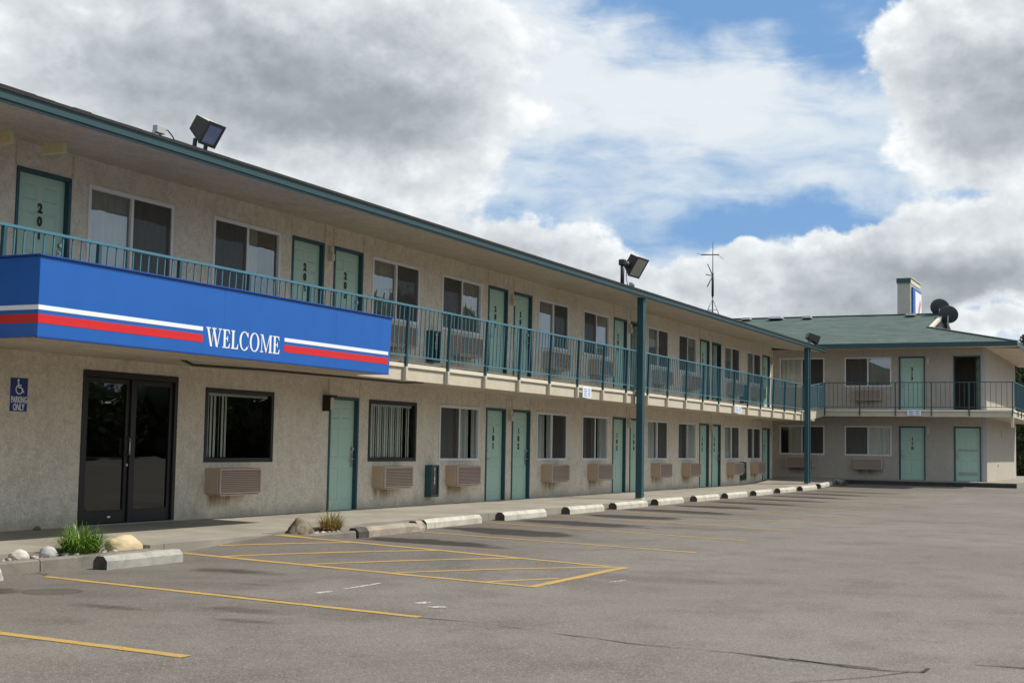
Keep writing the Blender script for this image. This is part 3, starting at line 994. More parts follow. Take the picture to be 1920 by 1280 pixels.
# --- stucco control joints above the doors
ME_J0 = MB().bbox(-.012, .012, -.008, .01, 2.11, 2.40, .003).mesh('control_joint', M_SOFFIT)
ME_J1 = MB().bbox(-.012, .012, -.008, .01, H2 + 2.11, 5.17, .003).mesh('control_joint', M_SOFFIT)
for dd, me in ((DOORS0, ME_J0), (DOORS1, ME_J1)):
    for x in dd.values():
        for q in (x - .02, x + 1.02): obj('control_joint', me, motel, (q, 0, 0))
part('corner_trim', MB().bbox(XE - .02, XE + .05, -.03, .05, .1, 5.15, .006), M_CREAM, motel)

# --- roof
rf = MB()
X0, X1 = -6.3, 51.55
rf.quad((X0, -2.06, 5.155), (X1, -2.06, 5.155), (X1, 5.5, 6.5), (X0, 5.5, 6.5))
rf.quad((X0, 13, 5.155), (X1, 13, 5.155), (X1, 5.5, 6.5), (X0, 5.5, 6.5))
rf.quad((X0, -2.06, 5.155), (X0, -2.06, 5.13), (X1, -2.06, 5.13), (X1, -2.06, 5.155))
for X in (X0, X1): rf.add([(X, -2.06, 5.13), (X, 13, 5.13), (X, 5.5, 6.5)], [(0, 1, 2)])
roof = part('roof', rf, M_SHINGD, motel)
fa = MB()
fa.prism([(-2.03, 5.02), (-2.03, 5.128), (-1.985, 5.128), (-1.985, 4.985), (-2.012, 4.985), (-2.012, 5.02)], 0, X0, X1 + .03)
part('fascia', fa, M_FASCIA, motel)
sh = MB()
q = X0
while q < 17.5:
    hgt = (.006 + .016 * random.random()) * (1 - .6 * sst(11, 17, q)); sh.box(q, q + .298, -2.03, -1.6, 5.1565, 5.157 + hgt); q += .3
part('shingle_edge', sh, M_SHINGD, roof)
de = MB().bbox(X0, X1, -2.05, -2.0, 5.129, 5.139, .002)
part('drip_edge', de, M_CREAM2, motel)
de2 = MB().bbox(12.48, 13.75, -2.055, -1.995, 5.1395, 5.152, .002)
part('drip_edge', de2, M_WHITE, motel, label='bright bare metal piece of drip edge')
sf = MB()
nseg = 60
for i in range(nseg):
    a = X0 + (XE - X0) * i / nseg; b = X0 + (XE - X0) * (i + 1) / nseg
    sf.quad((a, -1.985, 4.995), (b, -1.985, 4.995), (b, 0.0, 5.19), (a, .0, 5.19))
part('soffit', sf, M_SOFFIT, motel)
for x, y0, y1 in ((13.28, -.64, -.26), (12.60, -.40, .0)):
    part('beam_end', MB().bbox(x, x + .06, y0, y1, 5.00, 5.24, .008), M_BEAM, motel)

# --- balcony
BX0, BX1 = -6.0, 48.9
bs = MB()
bs.box(BX0, XE + .0, -1.66, .0, 2.40, 2.66)
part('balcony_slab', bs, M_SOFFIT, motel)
be = MB()
be.bbox(BX0, BX1, -1.735, -1.662, 2.585, 2.655, .006)
be.bbox(BX0, BX1, -1.700, -1.662, 2.362, 2.583, .004, 1)
part('balcony_edge', be, [M_CREAM, M_CREAM2], motel)
fl = MB().box(BX0, XE, -1.66, -.001, 2.661, 2.70)
part('walkway_deck', fl, M_CONC, motel)
posts = [18.9 - 1.528 * i for i in range(16)] + [20.43 + 1.528 * i for i in range(19)]
posts = sorted(posts)
lean = .035


def rail_y(z): return -1.745 - (z - 2.6) * lean


rt = MB()
rt.bar((BX0, rail_y(3.665), 3.665), (BX1, rail_y(3.665), 3.665), .045, .032)
rt.bar((BX0, rail_y(2.795), 2.795), (BX1, rail_y(2.795), 2.795), .030, .022)
rail = part('railing', rt, M_RAIL, motel)
bl = MB()
pp = sorted(posts)
for a, b in zip(pp, pp[1:]):
    for k in range(1, 10):
        x = a + (b - a) * k / 10 + random.uniform(-.006, .006)
        bl.bar((x, rail_y(2.80), 2.80), (x + random.uniform(-.004, .004), rail_y(3.655), 3.655), .016, .016)
part('baluster_row', bl, M_RAIL, rail)
pm = MB().bar((0, rail_y(2.50), 2.50), (0, rail_y(3.65), 3.65), .05, .05)
ME_POST = pm.mesh('railing_post', M_TEAL)
bk = MB().bbox(-.035, .035, -1.775, -1.700, 2.37, 2.60, .005)
ME_BRK = bk.mesh('post_bracket', M_CREAM2)
for x in posts:
    p = obj('railing_post', ME_POST, rail, (x, 0, 0))
    obj('post_bracket', ME_BRK, rail, (x, 0, 0))


def column(x, y, z0, z1, w, dn=True):
    mb = MB().bbox(x - w / 2, x + w / 2, y - w / 2, y + w / 2, z0, z1, .008)
    c = part('support_column', mb, M_TEAL, motel)
    part('base_plate', MB().bbox(x - w / 2 - .02, x + w / 2 + .02, y - w / 2 - .02, y + w / 2 + .02, z0 - .03, z0 + .04, .006), M_CREAM2, c)
    if dn:
        xx = x + w / 2 + .035
        part('downspout', MB().bar((xx, y + .01, z0 + .22), (xx, y + .01, z1), .06, .05).bar((xx, y + .01, z0 + .23), (xx + .18, y + .01, z0 + .10), .05, .05), M_FASCIA, c)
    return c


column(31.84, -1.86, -.01, 5.02, .165)
c2 = column(49.10, -1.88, .06, 5.02, .15, False)
part('downspout', MB().bbox(49.40, 49.50, -1.93, -1.83, .1, 5.0, .006), M_FASCIA, c2)
# conduit strip under the balcony
cd = MB()
pts = [(15.31, -1.05, 2.40), (15.5, -1.10, 2.33), (17, -1.27, 2.345), (19, -1.5, 2.335), (20.6, -1.62, 2.325), (21.2, -1.66, 2.36)]
cd.tube(pts, .022, 6)
part('conduit', cd, M_BRONZE, motel)

# ------------------------------------------------------------------ wing (facade faces -X), local frame: x -> -Y, y -> +X
XW, ZW = 54.53, .20
RZ = -pi / 2
wing = thing('motel_wing', 'beige stucco motel wing with green shingled hip roof closing the end of the lot', 'building', (XW, 0, ZW), RZ)
wd0 = {'110': 4.21, '111': 6.27}
wv = [-.53, 2.10]
H2w = 2.72
wop = [(a, a + 1.0, 0, 2.1) for a in wd0.values()] + [(a, a + 1.0, H2w, H2w + 2.1) for a in wd0.values()]
wop += [(a, a + WW, .92, 2.098) for a in wv] + [(a, a + WW, .92 + H2w, 2.098 + H2w) for a in wv]
WEND = 7.46
ww = wall_sheet(-12, WEND, -.15, 5.2, wop, .15)
DEP = 11.2
ww.quad((WEND, 0, -.15), (WEND, DEP, -.15), (WEND, DEP, 5.2), (WEND, 0, 5.2))
ww.quad((-12, DEP, -.15), (WEND, DEP, -.15), (WEND, DEP, 5.2), (-12, DEP, 5.2))
ww.quad((-12, 0, -.15), (-12, DEP, -.15), (-12, DEP, 5.2), (-12, 0, 5.2))
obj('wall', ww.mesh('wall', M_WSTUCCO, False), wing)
rm = MB()
rm.quad((-11.9, 2.6, -.1), (WEND - .1, 2.6, -.1), (WEND - .1, 2.6, 5.15), (-11.9, 2.6, 5.15))
for z in (-.02, 2.55, 2.71, 5.12): rm.quad((-11.9, .15, z), (WEND - .1, .15, z), (WEND - .1, 2.6, z), (-11.9, 2.6, z))
for x in (-11.9, 1.7, 4.05, 5.8, WEND - .1): rm.quad((x, .15, -.02), (x, 2.6, -.02), (x, 2.6, 5.1), (x, .15, 5.1))
part('room_interior', rm, M_ROOM, wing)
for i, (a, z, sc, spn, gl) in enumerate(((wv[0], .92, 'R', [(.35, .9)], 'g'), (wv[1], .92, 'L', full, 'g'), (wv[0], .92 + H2w, 'R', [(0, .9)], 'g'), (wv[1], .92 + H2w, 'L', full, 'u'))):
    window(wing, (a, 0, z), 0, sc, gl, spn, 60 + i)
door(wing, (4.21, 0, 0), 0, '110', 'L')
door(wing, (6.27, 0, 0), 0, None, 'L', 'scuffed green door with dull brown bands')
door(wing, (4.21, 0, H2w), 0, '213', 'L')
door(wing, (6.27, 0, H2w), 0, None, 'R', None, 1.3)
sc = MB().box(6.42, 7.13, .060, .0625, 1.15, 1.24).box(6.42, 7.12, .060, .0625, .24, .36)
part('scuff_panel', sc, M_SCUFF, wing)
ME_J0 = MB().bbox(-.012, .012, -.008, .01, 2.12, 2.42, .003).mesh('control_joint', M_WSTUCCO)
ME_J1 = MB().bbox(-.012, .012, -.008, .01, H2w + 2.12, 5.12, .003).mesh('control_joint', M_WSTUCCO)
for a in wd0.values():
    for q in (a - .03, a + 1.03):
        obj('control_joint', ME_J0, wing, (q, 0, 0)); obj('control_joint', ME_J1, wing, (q, 0, 0))
part('corner_trim', MB().bbox(WEND - .13, WEND + .02, -.02, .04, .02, 5.15, .006), M_GALV, wing)
vent = MB()
for k in range(3): vent.bbox(7.00 + .1 * k, 7.08 + .1 * k, -.03, .0, 5.0, 5.12, .004)
part('soffit_vent', vent, M_ACS, wing)
# wing end-wall details (end wall faces -Y: local x = WEND)
part('wall_fixture', MB().bbox(WEND, WEND + .03, 5.2, 5.45, 1.75, 2.12, .006), M_ACS, wing)
part('wall_outlet', MB().tube([(WEND, 3.9, .62), (WEND + .03, 3.9, .62)], .06, 10), M_ACS, wing)
# wing balcony: outer edge x' (world X) = 53.0, wraps the corner
BD = -1.50                           # local y of the outer edge
CE = 8.60
bs = MB()
bs.box(-12, CE - .07, BD + .07, 0, 2.46, 2.70)
bs.box(WEND, CE - .07, 0.0, DEP, 2.46, 2.70)
part('balcony_slab', bs, M_SOFFIT, wing)
be = MB()
be.bbox(1.6, CE, BD - .005, BD + .068, 2.625, 2.70, .006); be.bbox(1.6, CE - .035, BD + .03, BD + .068, 2.43, 2.623, .004, 1)
be.bbox(CE - .068, CE + .005, BD + .07, DEP, 2.625, 2.70, .006); be.bbox(CE - .068, CE - .03, BD + .07, DEP, 2.43, 2.623, .004, 1)
part('balcony_edge', be, [M_CREAM, M_CREAM2], wing)
# link between the two balconies: a short sloping bridge
lk = MB()
pa = [(48.9, -1.70), (49.75, -1.72), (53.0, -1.62)]
z_a = [2.36, 2.36, 2.63]; z_b = [2.655, 2.655, 2.90]
for i in range(2):
    (ax, ay), (bx, by) = pa[i], pa[i + 1]
    vs = [(ax, ay, z_a[i]), (bx, by, z_a[i + 1]), (bx, by, z_b[i + 1]), (ax, ay, z_b[i]), (ax, .3, z_a[i]), (bx, .3, z_a[i + 1]), (bx, .3, z_b[i + 1]), (ax, .3, z_b[i])]
    lk.add(vs, [(0, 1, 2, 3), (4, 7, 6, 5), (0, 4, 5, 1), (3, 2, 6, 7), (0, 3, 7, 4), (1, 5, 6, 2)])
part('balcony_bridge', lk, M_CREAM2, motel)
rl = MB()
for za, zb in ((3.665, 3.93), (2.795, 2.99)):
    rl.bar((48.9, -1.76, za), (49.8, -1.76, za), .045, .03); rl.bar((49.8, -1.76, za), (53.0, -1.66, zb), .04, .03)
n = 24
for k in range(n + 1):
    x = 49.0 + (52.9 - 49.0) * k / n
    t = max(0, (x - 49.8) / 3.2); w = .045 if k % 8 == 0 else .018
    rl.bar((x, -1.76 + .1 * t, 2.795 + .195 * t), (x, -1.76 + .1 * t, 3.665 + .265 * t), w, w)
part('bridge_railing', rl, M_RAIL, motel)
rl = MB()
zt, zb = 3.93 - ZW, 2.995 - ZW
rl.bar((1.62, BD - .02, zt), (CE + .02, BD - .02, zt), .04, .03); rl.bar((1.62, BD - .02, zb), (CE + .02, BD - .02, zb), .03, .022)
rl.bar((CE + .02, BD - .02, zt), (CE + .02, DEP, zt), .04, .03); rl.bar((CE + .02, BD - .02, zb), (CE + .02, DEP, zb), .03, .022)
wr = part('railing', rl, M_TEAL, wing)
wposts = [1.65, 3.0, 4.34, 5.67, 7.03, 8.56]
bl = MB()
for a, b in zip(wposts, wposts[1:]):
    for k in range(1, 8):
        x = a + (b - a) * k / 8
        bl.bar((x, BD - .02, zb), (x, BD - .02, zt), .015, .015)
ey = [BD + 1.36 * k for k in range(1, 10)]
for a, b in zip([BD] + ey, ey):
    for k in range(1, 8):
        y = a + (b - a) * k / 8
        bl.bar((CE + .02, y, zb), (CE + .02, y, zt), .015, .015)
part('baluster_row', bl, M_TEAL, wr)
ME_WP = MB().bar((0, 0, 2.47), (0, 0, zt), .042, .042).mesh('railing_post', M_TEAL)
for a in wposts: obj('railing_post', ME_WP, wr, (a, BD - .02, 0))
for y in ey: obj('railing_post', ME_WP, wr, (CE + .02, y, 0), label='railing post on the sunlit end return')
# wing roof: Dutch gable hip, local x = -Y, y = X - XW, z = Z - ZW
eL, eX0, eX1 = 8.72, 52.9 - XW, 67.3 - XW
ze, zr = 5.43 - ZW, 7.22 - ZW
mid = (eX0 + eX1) / 2
sl_ = (zr - ze) / (mid - eX0)
gx = 5.05; hp = eL - gx; zh = ze + hp * sl_
rf = MB()
b0 = -13.0
rf.add([(b0, eX0, ze), (eL, eX0, ze), (gx, eX0 + hp, zh), (gx, mid, zr), (b0, mid, zr)], [(0, 1, 2, 3, 4)])
rf.add([(b0, eX1, ze), (eL, eX1, ze), (gx, eX1 - hp, zh), (gx, mid, zr), (b0, mid, zr)], [(0, 1, 2, 3, 4)])
rf.add([(eL, eX0, ze), (eL, eX1, ze), (gx, eX1 - hp, zh), (gx, eX0 + hp, zh)], [(0, 1, 2, 3)])
rf.add([(b0, eX0, ze - .02), (eL, eX0, ze - .02), (eL, eX0, ze), (b0, eX0, ze)], [(0, 1, 2, 3)])
wroof = part('roof', rf, M_SHING, wing)
part('gable_wall', MB().add([(gx - .03, eX0 + hp + .1, zh - .02), (gx - .03, eX1 - hp - .1, zh - .02), (gx - .03, mid, zr - .05)], [(0, 1, 2)]), M_DGREY, wing)
rk = MB()
for s_ in (eX0 + hp, eX1 - hp):
    rk.add([(gx, s_, zh), (gx, mid, zr), (gx, mid, zr + .02), (gx, s_, zh + .02), (gx + .14, s_, zh), (gx + .14, mid, zr), (gx + .14, mid, zr + .02), (gx + .14, s_, zh + .02)],
           [(0, 1, 2, 3), (4, 7, 6, 5), (3, 2, 6, 7), (0, 4, 5, 1)])
    rk.add([(gx + .141, s_, zh - .10), (gx + .141, mid, zr - .10), (gx + .141, mid, zr + .021), (gx + .141, s_, zh + .021)], [(0, 1, 2, 3)])
part('rake_board', rk, M_CREAM, wing)
rc = MB()
rc.bar((b0, mid, zr + .012), (gx, mid, zr + .012), .26, .03)
rc.bar((eL, eX0, ze + .012), (gx, eX0 + hp, zh + .012), .24, .03)
part('ridge_cap', rc, M_SHING, wroof)
fa = MB()
fa.bbox(-1.5, eL + .0, eX0 - .035, eX0, ze - .17, ze + .005, .005)
fa.bbox(eL, eL + .035, eX0 - .035, eX1, ze - .17, ze + .005, .005)
part('fascia', fa, M_FASCIA, wing)
sf = MB()
sf.quad((-3, eX0, ze - .14), (eL, eX0, ze - .14), (eL, 0, ze - .10), (-3, 0, ze - .10))
sf.quad((WEND, 0, ze - .10), (eL, 0, ze - .14), (eL, eX1, ze - .14), (WEND, eX1, ze - .10))
part('soffit', sf, M_SOFFIT, wing)
part('corner_bracket', MB().bbox(CE - .12, CE - .02, BD + .1, BD + .22, 2.05, 2.46, .006), M_CREAM2, wing)
vt = MB()
vt.prism([(-.22, 0), (-.18, .10), (.18, .10), (.22, 0)], 0, -.22, .22); vt.bbox(-.27, .27, -.27, .27, -.03, .005, .004)
for a, s_ in ((-3.35, .8), (-2.0, 1.25), (-.6, .8), (3.85, .8)):
    y = mid - .55
    part('roof_vent', MB().add([(p[0] * s_, p[1] * s_, p[2] * .8) for p in vt.v], vt.f), M_GALV, wing, (a, y, ze + (y - eX0) * sl_ + .05))

# ------------------------------------------------------------------ welcome sign (bolted in front of the balcony)
SX0, SX1, SY, SZ0, SZ1 = 11.01, 18.44, -2.60, 2.352, 3.235
sign = thing('welcome_sign', 'long bright blue WELCOME sign box with red and white stripes on the balcony', 'sign', (SX0, SY, SZ0))


def spart(name, mb, m, **kw):
    mb.v = [(x - SX0, y - SY, z - SZ0) for x, y, z in mb.v]
    return part(name, mb, m, sign, **kw)


sbx = MB().bbox(SX0, SX1, SY, -1.80, SZ0, SZ1, .004)
sbx.v = [(x + (.06 * (z - SZ0) / (SZ1 - SZ0) if x > SX1 - .02 else 0), y, z) for x, y, z in sbx.v]   # end cut out of square
spart('sign_box', sbx, M_BLUE)
lp = MB().bbox(SX0 - .02, SX1 + .09, SY - .022, -1.80, SZ1 + .002, SZ1 + .024, .003)
spart('top_trim', lp, M_BLUELIP)
spart('bottom_trim', MB().bbox(SX0 - .004, SX1 + .004, SY - .004, SY + .03, SZ0 - .012, SZ0 - .001, .002), M_BLUELIP)
sm_ = MB()
for x in (14.25, 16.9): sm_.box(x, x + .006, SY - .0012, SY - .0002, SZ0 + .004, SZ1 - .004)
spart('panel_seam', sm_, M_BLUE)
T = .003
for nm, m, za, zb in (('white_stripe', M_SIGNW, 2.648, 2.700), ('red_stripe', M_SIGNR, 2.503, 2.602)):
    for xa, xb in ((SX0 + .0, 13.82), (15.60, 18.40)):
        spart(nm, MB().box(xa, xb, SY - T, SY - .0004, za, zb), m)
    spart(nm, MB().box(SX0 - T, SX0 - .0004, SY, -1.82, za, zb), m)
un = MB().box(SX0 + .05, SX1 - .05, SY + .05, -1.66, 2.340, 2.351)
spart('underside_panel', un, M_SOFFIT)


def glyph(ch):
    """serif capitals, cap height 1; returns polygons and width"""
    t, s_ = .17, .06
    P = []
    q = lambda x0, x1, z0, z1: P.append([(x0, z0), (x1, z0), (x1, z1), (x0, z1)])
    if ch == 'E':
        q(.08, .08 + t, s_, 1 - s_); q(.0, .60, 0, s_); q(.0, .57, 1 - s_, 1); q(.08 + t, .46, .48, .48 + s_)
        q(.40, .455, .36, .48); q(.40, .455, .48 + s_, .66)
        P.append([(.60, s_), (.64, .26), (.59, .26), (.50, s_)]); P.append([(.57, 1 - s_), (.48, 1 - s_), (.56, .77), (.60, .77)])
        return P, .64
    if ch == 'L':
        q(.08, .08 + t, s_, 1 - s_); q(0, .60, 0, s_); q(0, .32, 1 - s_, 1); P.append([(.60, s_), (.64, .28), (.59, .28), (.49, s_)])
        return P, .64
    if ch == 'W':
        def st(x0, x1, w): P.append([(x0, 1 - s_), (x0 + w, 1 - s_), (x1 + w, 0), (x1, 0)])
        st(.08, .36, .16); 
        P.append([(.425, .22), (.52, 0), (.60, .2), (.66, 1 - s_), (.60, 1 - s_)][:0] or [(.60, 1 - s_), (.66, 1 - s_), (.535, .28), (.49, .12)])
        st(.56, .84, .16)
        P.append([(1.14, 1 - s_), (1.20, 1 - s_), (1.01, .12), (.955, .2)])
        q(0, .36, 1 - s_, 1); q(.48, .84, 1 - s_, 1); q(1.04, 1.30, 1 - s_, 1)
        return P, 1.30
    if ch == 'M':
        q(.11, .17, s_, 1 - s_); q(0, .28, 0, s_); q(0, .26, 1 - s_, 1); q(.86, .86 + t, s_, 1 - s_); q(.78, 1.10, 0, s_); q(.84, 1.10, 1 - s_, 1)
        P.append([(.17, 1 - s_), (.17, .80), (.47, .0), (.53, .0), (.30, .66), (.22, 1 - s_)][:0] or [(.172, 1 - s_), (.26, 1 - s_), (.57, .16), (.50, .0), (.172, .86)])
        P.append([(.858, 1 - s_), (.84, 1 - s_), (.575, .165), (.515, .0), (.56, .0), (.858, .80)])
        return P, 1.10
    if ch in 'CO':
        n = 26; out = []; inn = []
        a0, a1 = (0, 2 * pi) if ch == 'O' else (radians(38), radians(322))
        for i in range(n + 1):
            a = a0 + (a1 - a0) * i / n
            out.append((.44 + .44 * cos(a), .5 + .53 * sin(a))); inn.append((.44 + .285 * cos(a), .5 + .475 * sin(a)))
        for i in range(n): P.append([out[i], out[i + 1], inn[i + 1], inn[i]])
        if ch == 'C':
            P.append([(.74, .98), (.79, .98), (.79, .70), (.75, .70), (.70, .82)]); P.append([(.785, .173), (.80, .30), (.83, .30), (.79, .17)])
        return P, .88 if ch == 'O' else .82
    return P, .5


tw = MB(); x = 0; k = 0
word = 'WELCOME'
gl = [glyph(c) for c in word]
tot = sum(g[1] for g in gl) + .10 * 6
sxx = 1.60 / tot
for P, w in gl:
    for poly in P:
        k += 1
        d = SY - .004 - .00025 * (k % 9)
        pts = [(13.885 + (x + a) * sxx, 2.462 + b * .243) for a, b in poly]
        tw.prism(pts, 1, d, SY - .0005)
    x += w + .10
spart('lettering', tw, M_SIGNW)

# ------------------------------------------------------------------ accessible parking sign
ps = thing('parking_sign', 'small blue wheelchair PARKING ONLY sign on the wall left of the glass entrance', 'sign', (13.17, -.001, 1.595))
part('sign_plate', MB().bbox(0, .30, -.006, 0, 0, .44, .002), M_PSIGN, ps)
for s1, t1, zc, sx in (('PARKING', .118, .150, .56), ('ONLY', .118, .052, .62)):
    d = text_mb(s1, t1, .003, sx, .003)
    part('lettering', MB().add([(a + .15, b - .0075, c + zc) for a, b, c in d.v], d.f), M_SIGNW, ps)
pl = MB()
pl.tube([(.137, -.008, .402), (.137, -.0085, .4021)], .0, 3) if 0 else None


def disc(cx, cz, r, n=14): return [(cx + r * cos(2 * pi * i / n), cz + r * sin(2 * pi * i / n)) for i in range(n)]


pl.prism(disc(.128, .408, .018), 1, -.0088, -.0065)
for a, b, w in (((.130, .385), (.136, .318), .022), ((.1345, .345), (.185, .343), .014), ((.136, .316), (.190, .314), .020), ((.190, .312), (.212, .255), .020), ((.212, .255), (.236, .262), .016)):
    pl.bar((a[0], -.0078, a[1]), (b[0], -.0078, b[1]), .0022, w) if 0 else None
    dx_, dz_ = b[0] - a[0], b[1] - a[1]; L = math.hypot(dx_, dz_); nx, nz_ = -dz_ / L * w / 2, dx_ / L * w / 2
    pl.prism([(a[0] + nx, a[1] + nz_), (a[0] - nx, a[1] - nz_), (b[0] - nx, b[1] - nz_), (b[0] + nx, b[1] + nz_)], 1, -.0086 - .0001 * len(pl.f) / 500, -.0065)
n = 18
for i in range(n):
    a0 = radians(125) + radians(240) * i / n; a1 = radians(125) + radians(240) * (i + 1) / n
    q = lambda r, a: (.152 + r * cos(a), .290 + r * sin(a))
    pl.prism([q(.066, a0), q(.066, a1), q(.052, a1), q(.052, a0)], 1, -.0082, -.0065)
part('wheelchair_symbol', pl, M_SIGNW, ps)

# ------------------------------------------------------------------ air conditioners
acp = thing('air_conditioner', 'x', 'air conditioner', (0, 0, 0), 0, 'through-wall air conditioners under the windows')
aw, ah, ad = 1.09, .41, .255
part('casing', MB().bbox(0, aw, -ad, .02, 0, ah, .01), M_ACS, acp)
gr = MB()
gr.bbox(.012, aw - .012, -ad - .012, -ad - .0005, .012, ah - .012, .004, 1)
for q in ((.012, .03), (aw - .03, aw - .012)): gr.box(q[0], q[1], -ad - .038, -ad - .0125, .012, ah - .012)
for q in ((.012, .026), (ah - .026, ah - .012)): gr.box(.0305, aw - .0305, -ad - .038, -ad - .0125, q[0], q[1])
nl = 13
for k in range(nl):
    z = .03 + (ah - .06) * k / (nl - 1)
    gr.prism([(-ad - .040, z - .009), (-ad - .0125, z + .008), (-ad - .0125, z - .004)], 0, .03, aw - .03)
part('louvre_grille', gr, [M_ACF, M_ACD], acp)
part('drip_tray', MB().bbox(.05, aw - .02, -ad - .01, -.01, -.022, -.001, .004), M_CREAM2, acp)


def b_rust(t, out):
    tcn = t.node('ShaderNodeTexCoord'); p = tcn.outputs['Object']
    x, y, z = t.xyz(p)
    gp = gpos(t)
    n = t.noise(t.v('MULTIPLY', gp, (9, 9, 1.3)), 1, 4, .6)
    fade = t.m('MULTIPLY', t.sm(z, -.32, -.01), t.m('MULTIPLY', t.sm(x, .0, .15), t.sm(x, .95, .6)))
    a = t.m('MULTIPLY', t.m('MULTIPLY', fade, t.sm(n, .36, .62)), .55)
    pr = t.node('ShaderNodeBsdfDiffuse'); pr.inputs[0].default_value = (.30, .20, .095, 1)
    tr = t.node('ShaderNodeBsdfTransparent'); mx = t.node('ShaderNodeMixShader')
    t.put(mx.inputs[0], a)
    t.l.new(tr.outputs[0], mx.inputs[1]); t.l.new(pr.outputs[0], mx.inputs[2]); t.l.new(mx.outputs[0], out.inputs[0])


M_RUST = mat('rust_stain', b_rust)
part('rust_stain', MB().quad((0, -.004, -.34), (aw, -.004, -.34), (aw, -.004, -.001), (0, -.004, -.001)), M_RUST, acp)
AC0 = [(17.25, 'beige louvred air conditioner under the large open-blind office window'), (22.24, 'beige louvred air conditioner under the window with closed vertical blinds'),
       (25.17, 'beige louvred air conditioner on the ground floor left of door 101'), (30.02, 'beige louvred air conditioner on the ground floor right of door 102'),
       (32.95, 'beige louvred air conditioner on the ground floor left of door 103'), (37.8, 'beige louvred air conditioner right of the tall teal column, ground floor'),
       (40.6, 'beige louvred air conditioner on the ground floor left of door 105'), (45.4, 'beige louvred air conditioner right of door 106 beside the far extinguisher cabinet'),
       (48.35, 'beige louvred air conditioner on the ground floor left of door 107')]
AC1 = [(22.30, 'air conditioner behind the railing just right of the blue sign end'), (25.17, 'air conditioner behind the railing left of upstairs door 204'),
       (30.02, 'air conditioner behind the railing right of upstairs door 205'), (32.95, 'air conditioner behind the railing left of upstairs door 206'),
       (37.8, 'upstairs air conditioner behind the railing right of the tall teal column'), (40.6, 'air conditioner behind the railing left of upstairs door 208'),
       (45.4, 'upstairs air conditioner right of the dark half-open door'), (48.35, 'upstairs air conditioner left of the last door of the long block')]
first = True
for lst, z in ((AC0, .415), (AC1, .415 + H2)):
    for x, lb in lst:
        o = acp if first else copy_tree(acp)
        first = False
        o.location = (x, 0, z); o['label'] = lb
for a, z, lb in ((-.2, .42, 'shaded air conditioner low on the wing wall behind the corner column'), (2.52, .40, 'shaded air conditioner on the wing ground floor left of door 110'),
                 (2.50, .40 + H2w, 'shaded air conditioner behind the wing railing left of door 213')):
    o = copy_tree(acp)
    o.location = (XW, -a, z + ZW); o.rotation_euler = (0, 0, RZ); o['label'] = lb

# ------------------------------------------------------------------ extinguisher cabinets
cab = thing('extinguisher_cabinet', 'x', 'cabinet', (0, 0, 0), 0, 'fire extinguisher cabinets on the wall')
mb = MB()
mb.bbox(0, .04, -.16, 0, 0, .65, .005); mb.bbox(.29, .33, -.16, 0, 0, .65, .005); mb.bbox(.04, .29, -.158, 0, .61, .65, .005); mb.bbox(.04, .29, -.158, 0, 0, .05, .005)
mb.box(.04, .29, -.02, -.001, .05, .61)
part('casing', mb, M_TEAL, cab)
part('glass_pane', MB().quad((.04, -.14, .05), (.29, -.14, .05), (.29, -.14, .61), (.04, -.14, .61)), M_DGLASS, cab)
lt = MB()
for k, c_ in enumerate('FIRE'):
    d = text_mb(c_, .10, .003, .8, .004); lt.add([(a + .165, b - .143, c + .55 - .085 * k) for a, b, c in d.v], d.f)
part('lettering', lt, M_SIGNW, cab)
CABS = [((24.29, 0, .19), 'teal extinguisher cabinet on the ground floor between the blind window and the next window'),
        ((24.23, 0, 2.94), 'teal extinguisher cabinet behind the upstairs railing near the blue sign end'),
        ((47.0, 0, .19), 'dark teal extinguisher cabinet near the far end, ground floor left of the last window'),
        ((47.0, 0, 2.94), 'teal extinguisher cabinet upstairs near the far end of the railing')]
for i, (l, lb) in enumerate(CABS):
    o = cab if i == 0 else copy_tree(cab)
    o.location = l; o['label'] = lb
for l, lb in (((24.45, -.08, .245), 'red fire extinguisher inside the near ground floor cabinet'), ((24.39, -.08, 2.995), 'red fire extinguisher inside the upstairs cabinet near the blue sign')):
    e = thing('fire_extinguisher', lb, 'fire extinguisher', l, 0, 'fire extinguishers in the cabinets')
    part('cylinder', MB().tube([(0, 0, 0), (0, 0, .30), (0, 0, .345), (0, 0, .37)], [.048, .048, .035, .016], 12), M_RED, e)
    part('nozzle', MB().tube([(0, 0, .37), (0, 0, .41), (.03, -.02, .42), (.05, -.03, .36), (.05, -.03, .15)], .011, 6), M_BLACK, e)
    part('paper_tag', MB().box(-.03, .03, -.056, -.050, .12, .26), M_SIGNW, e)

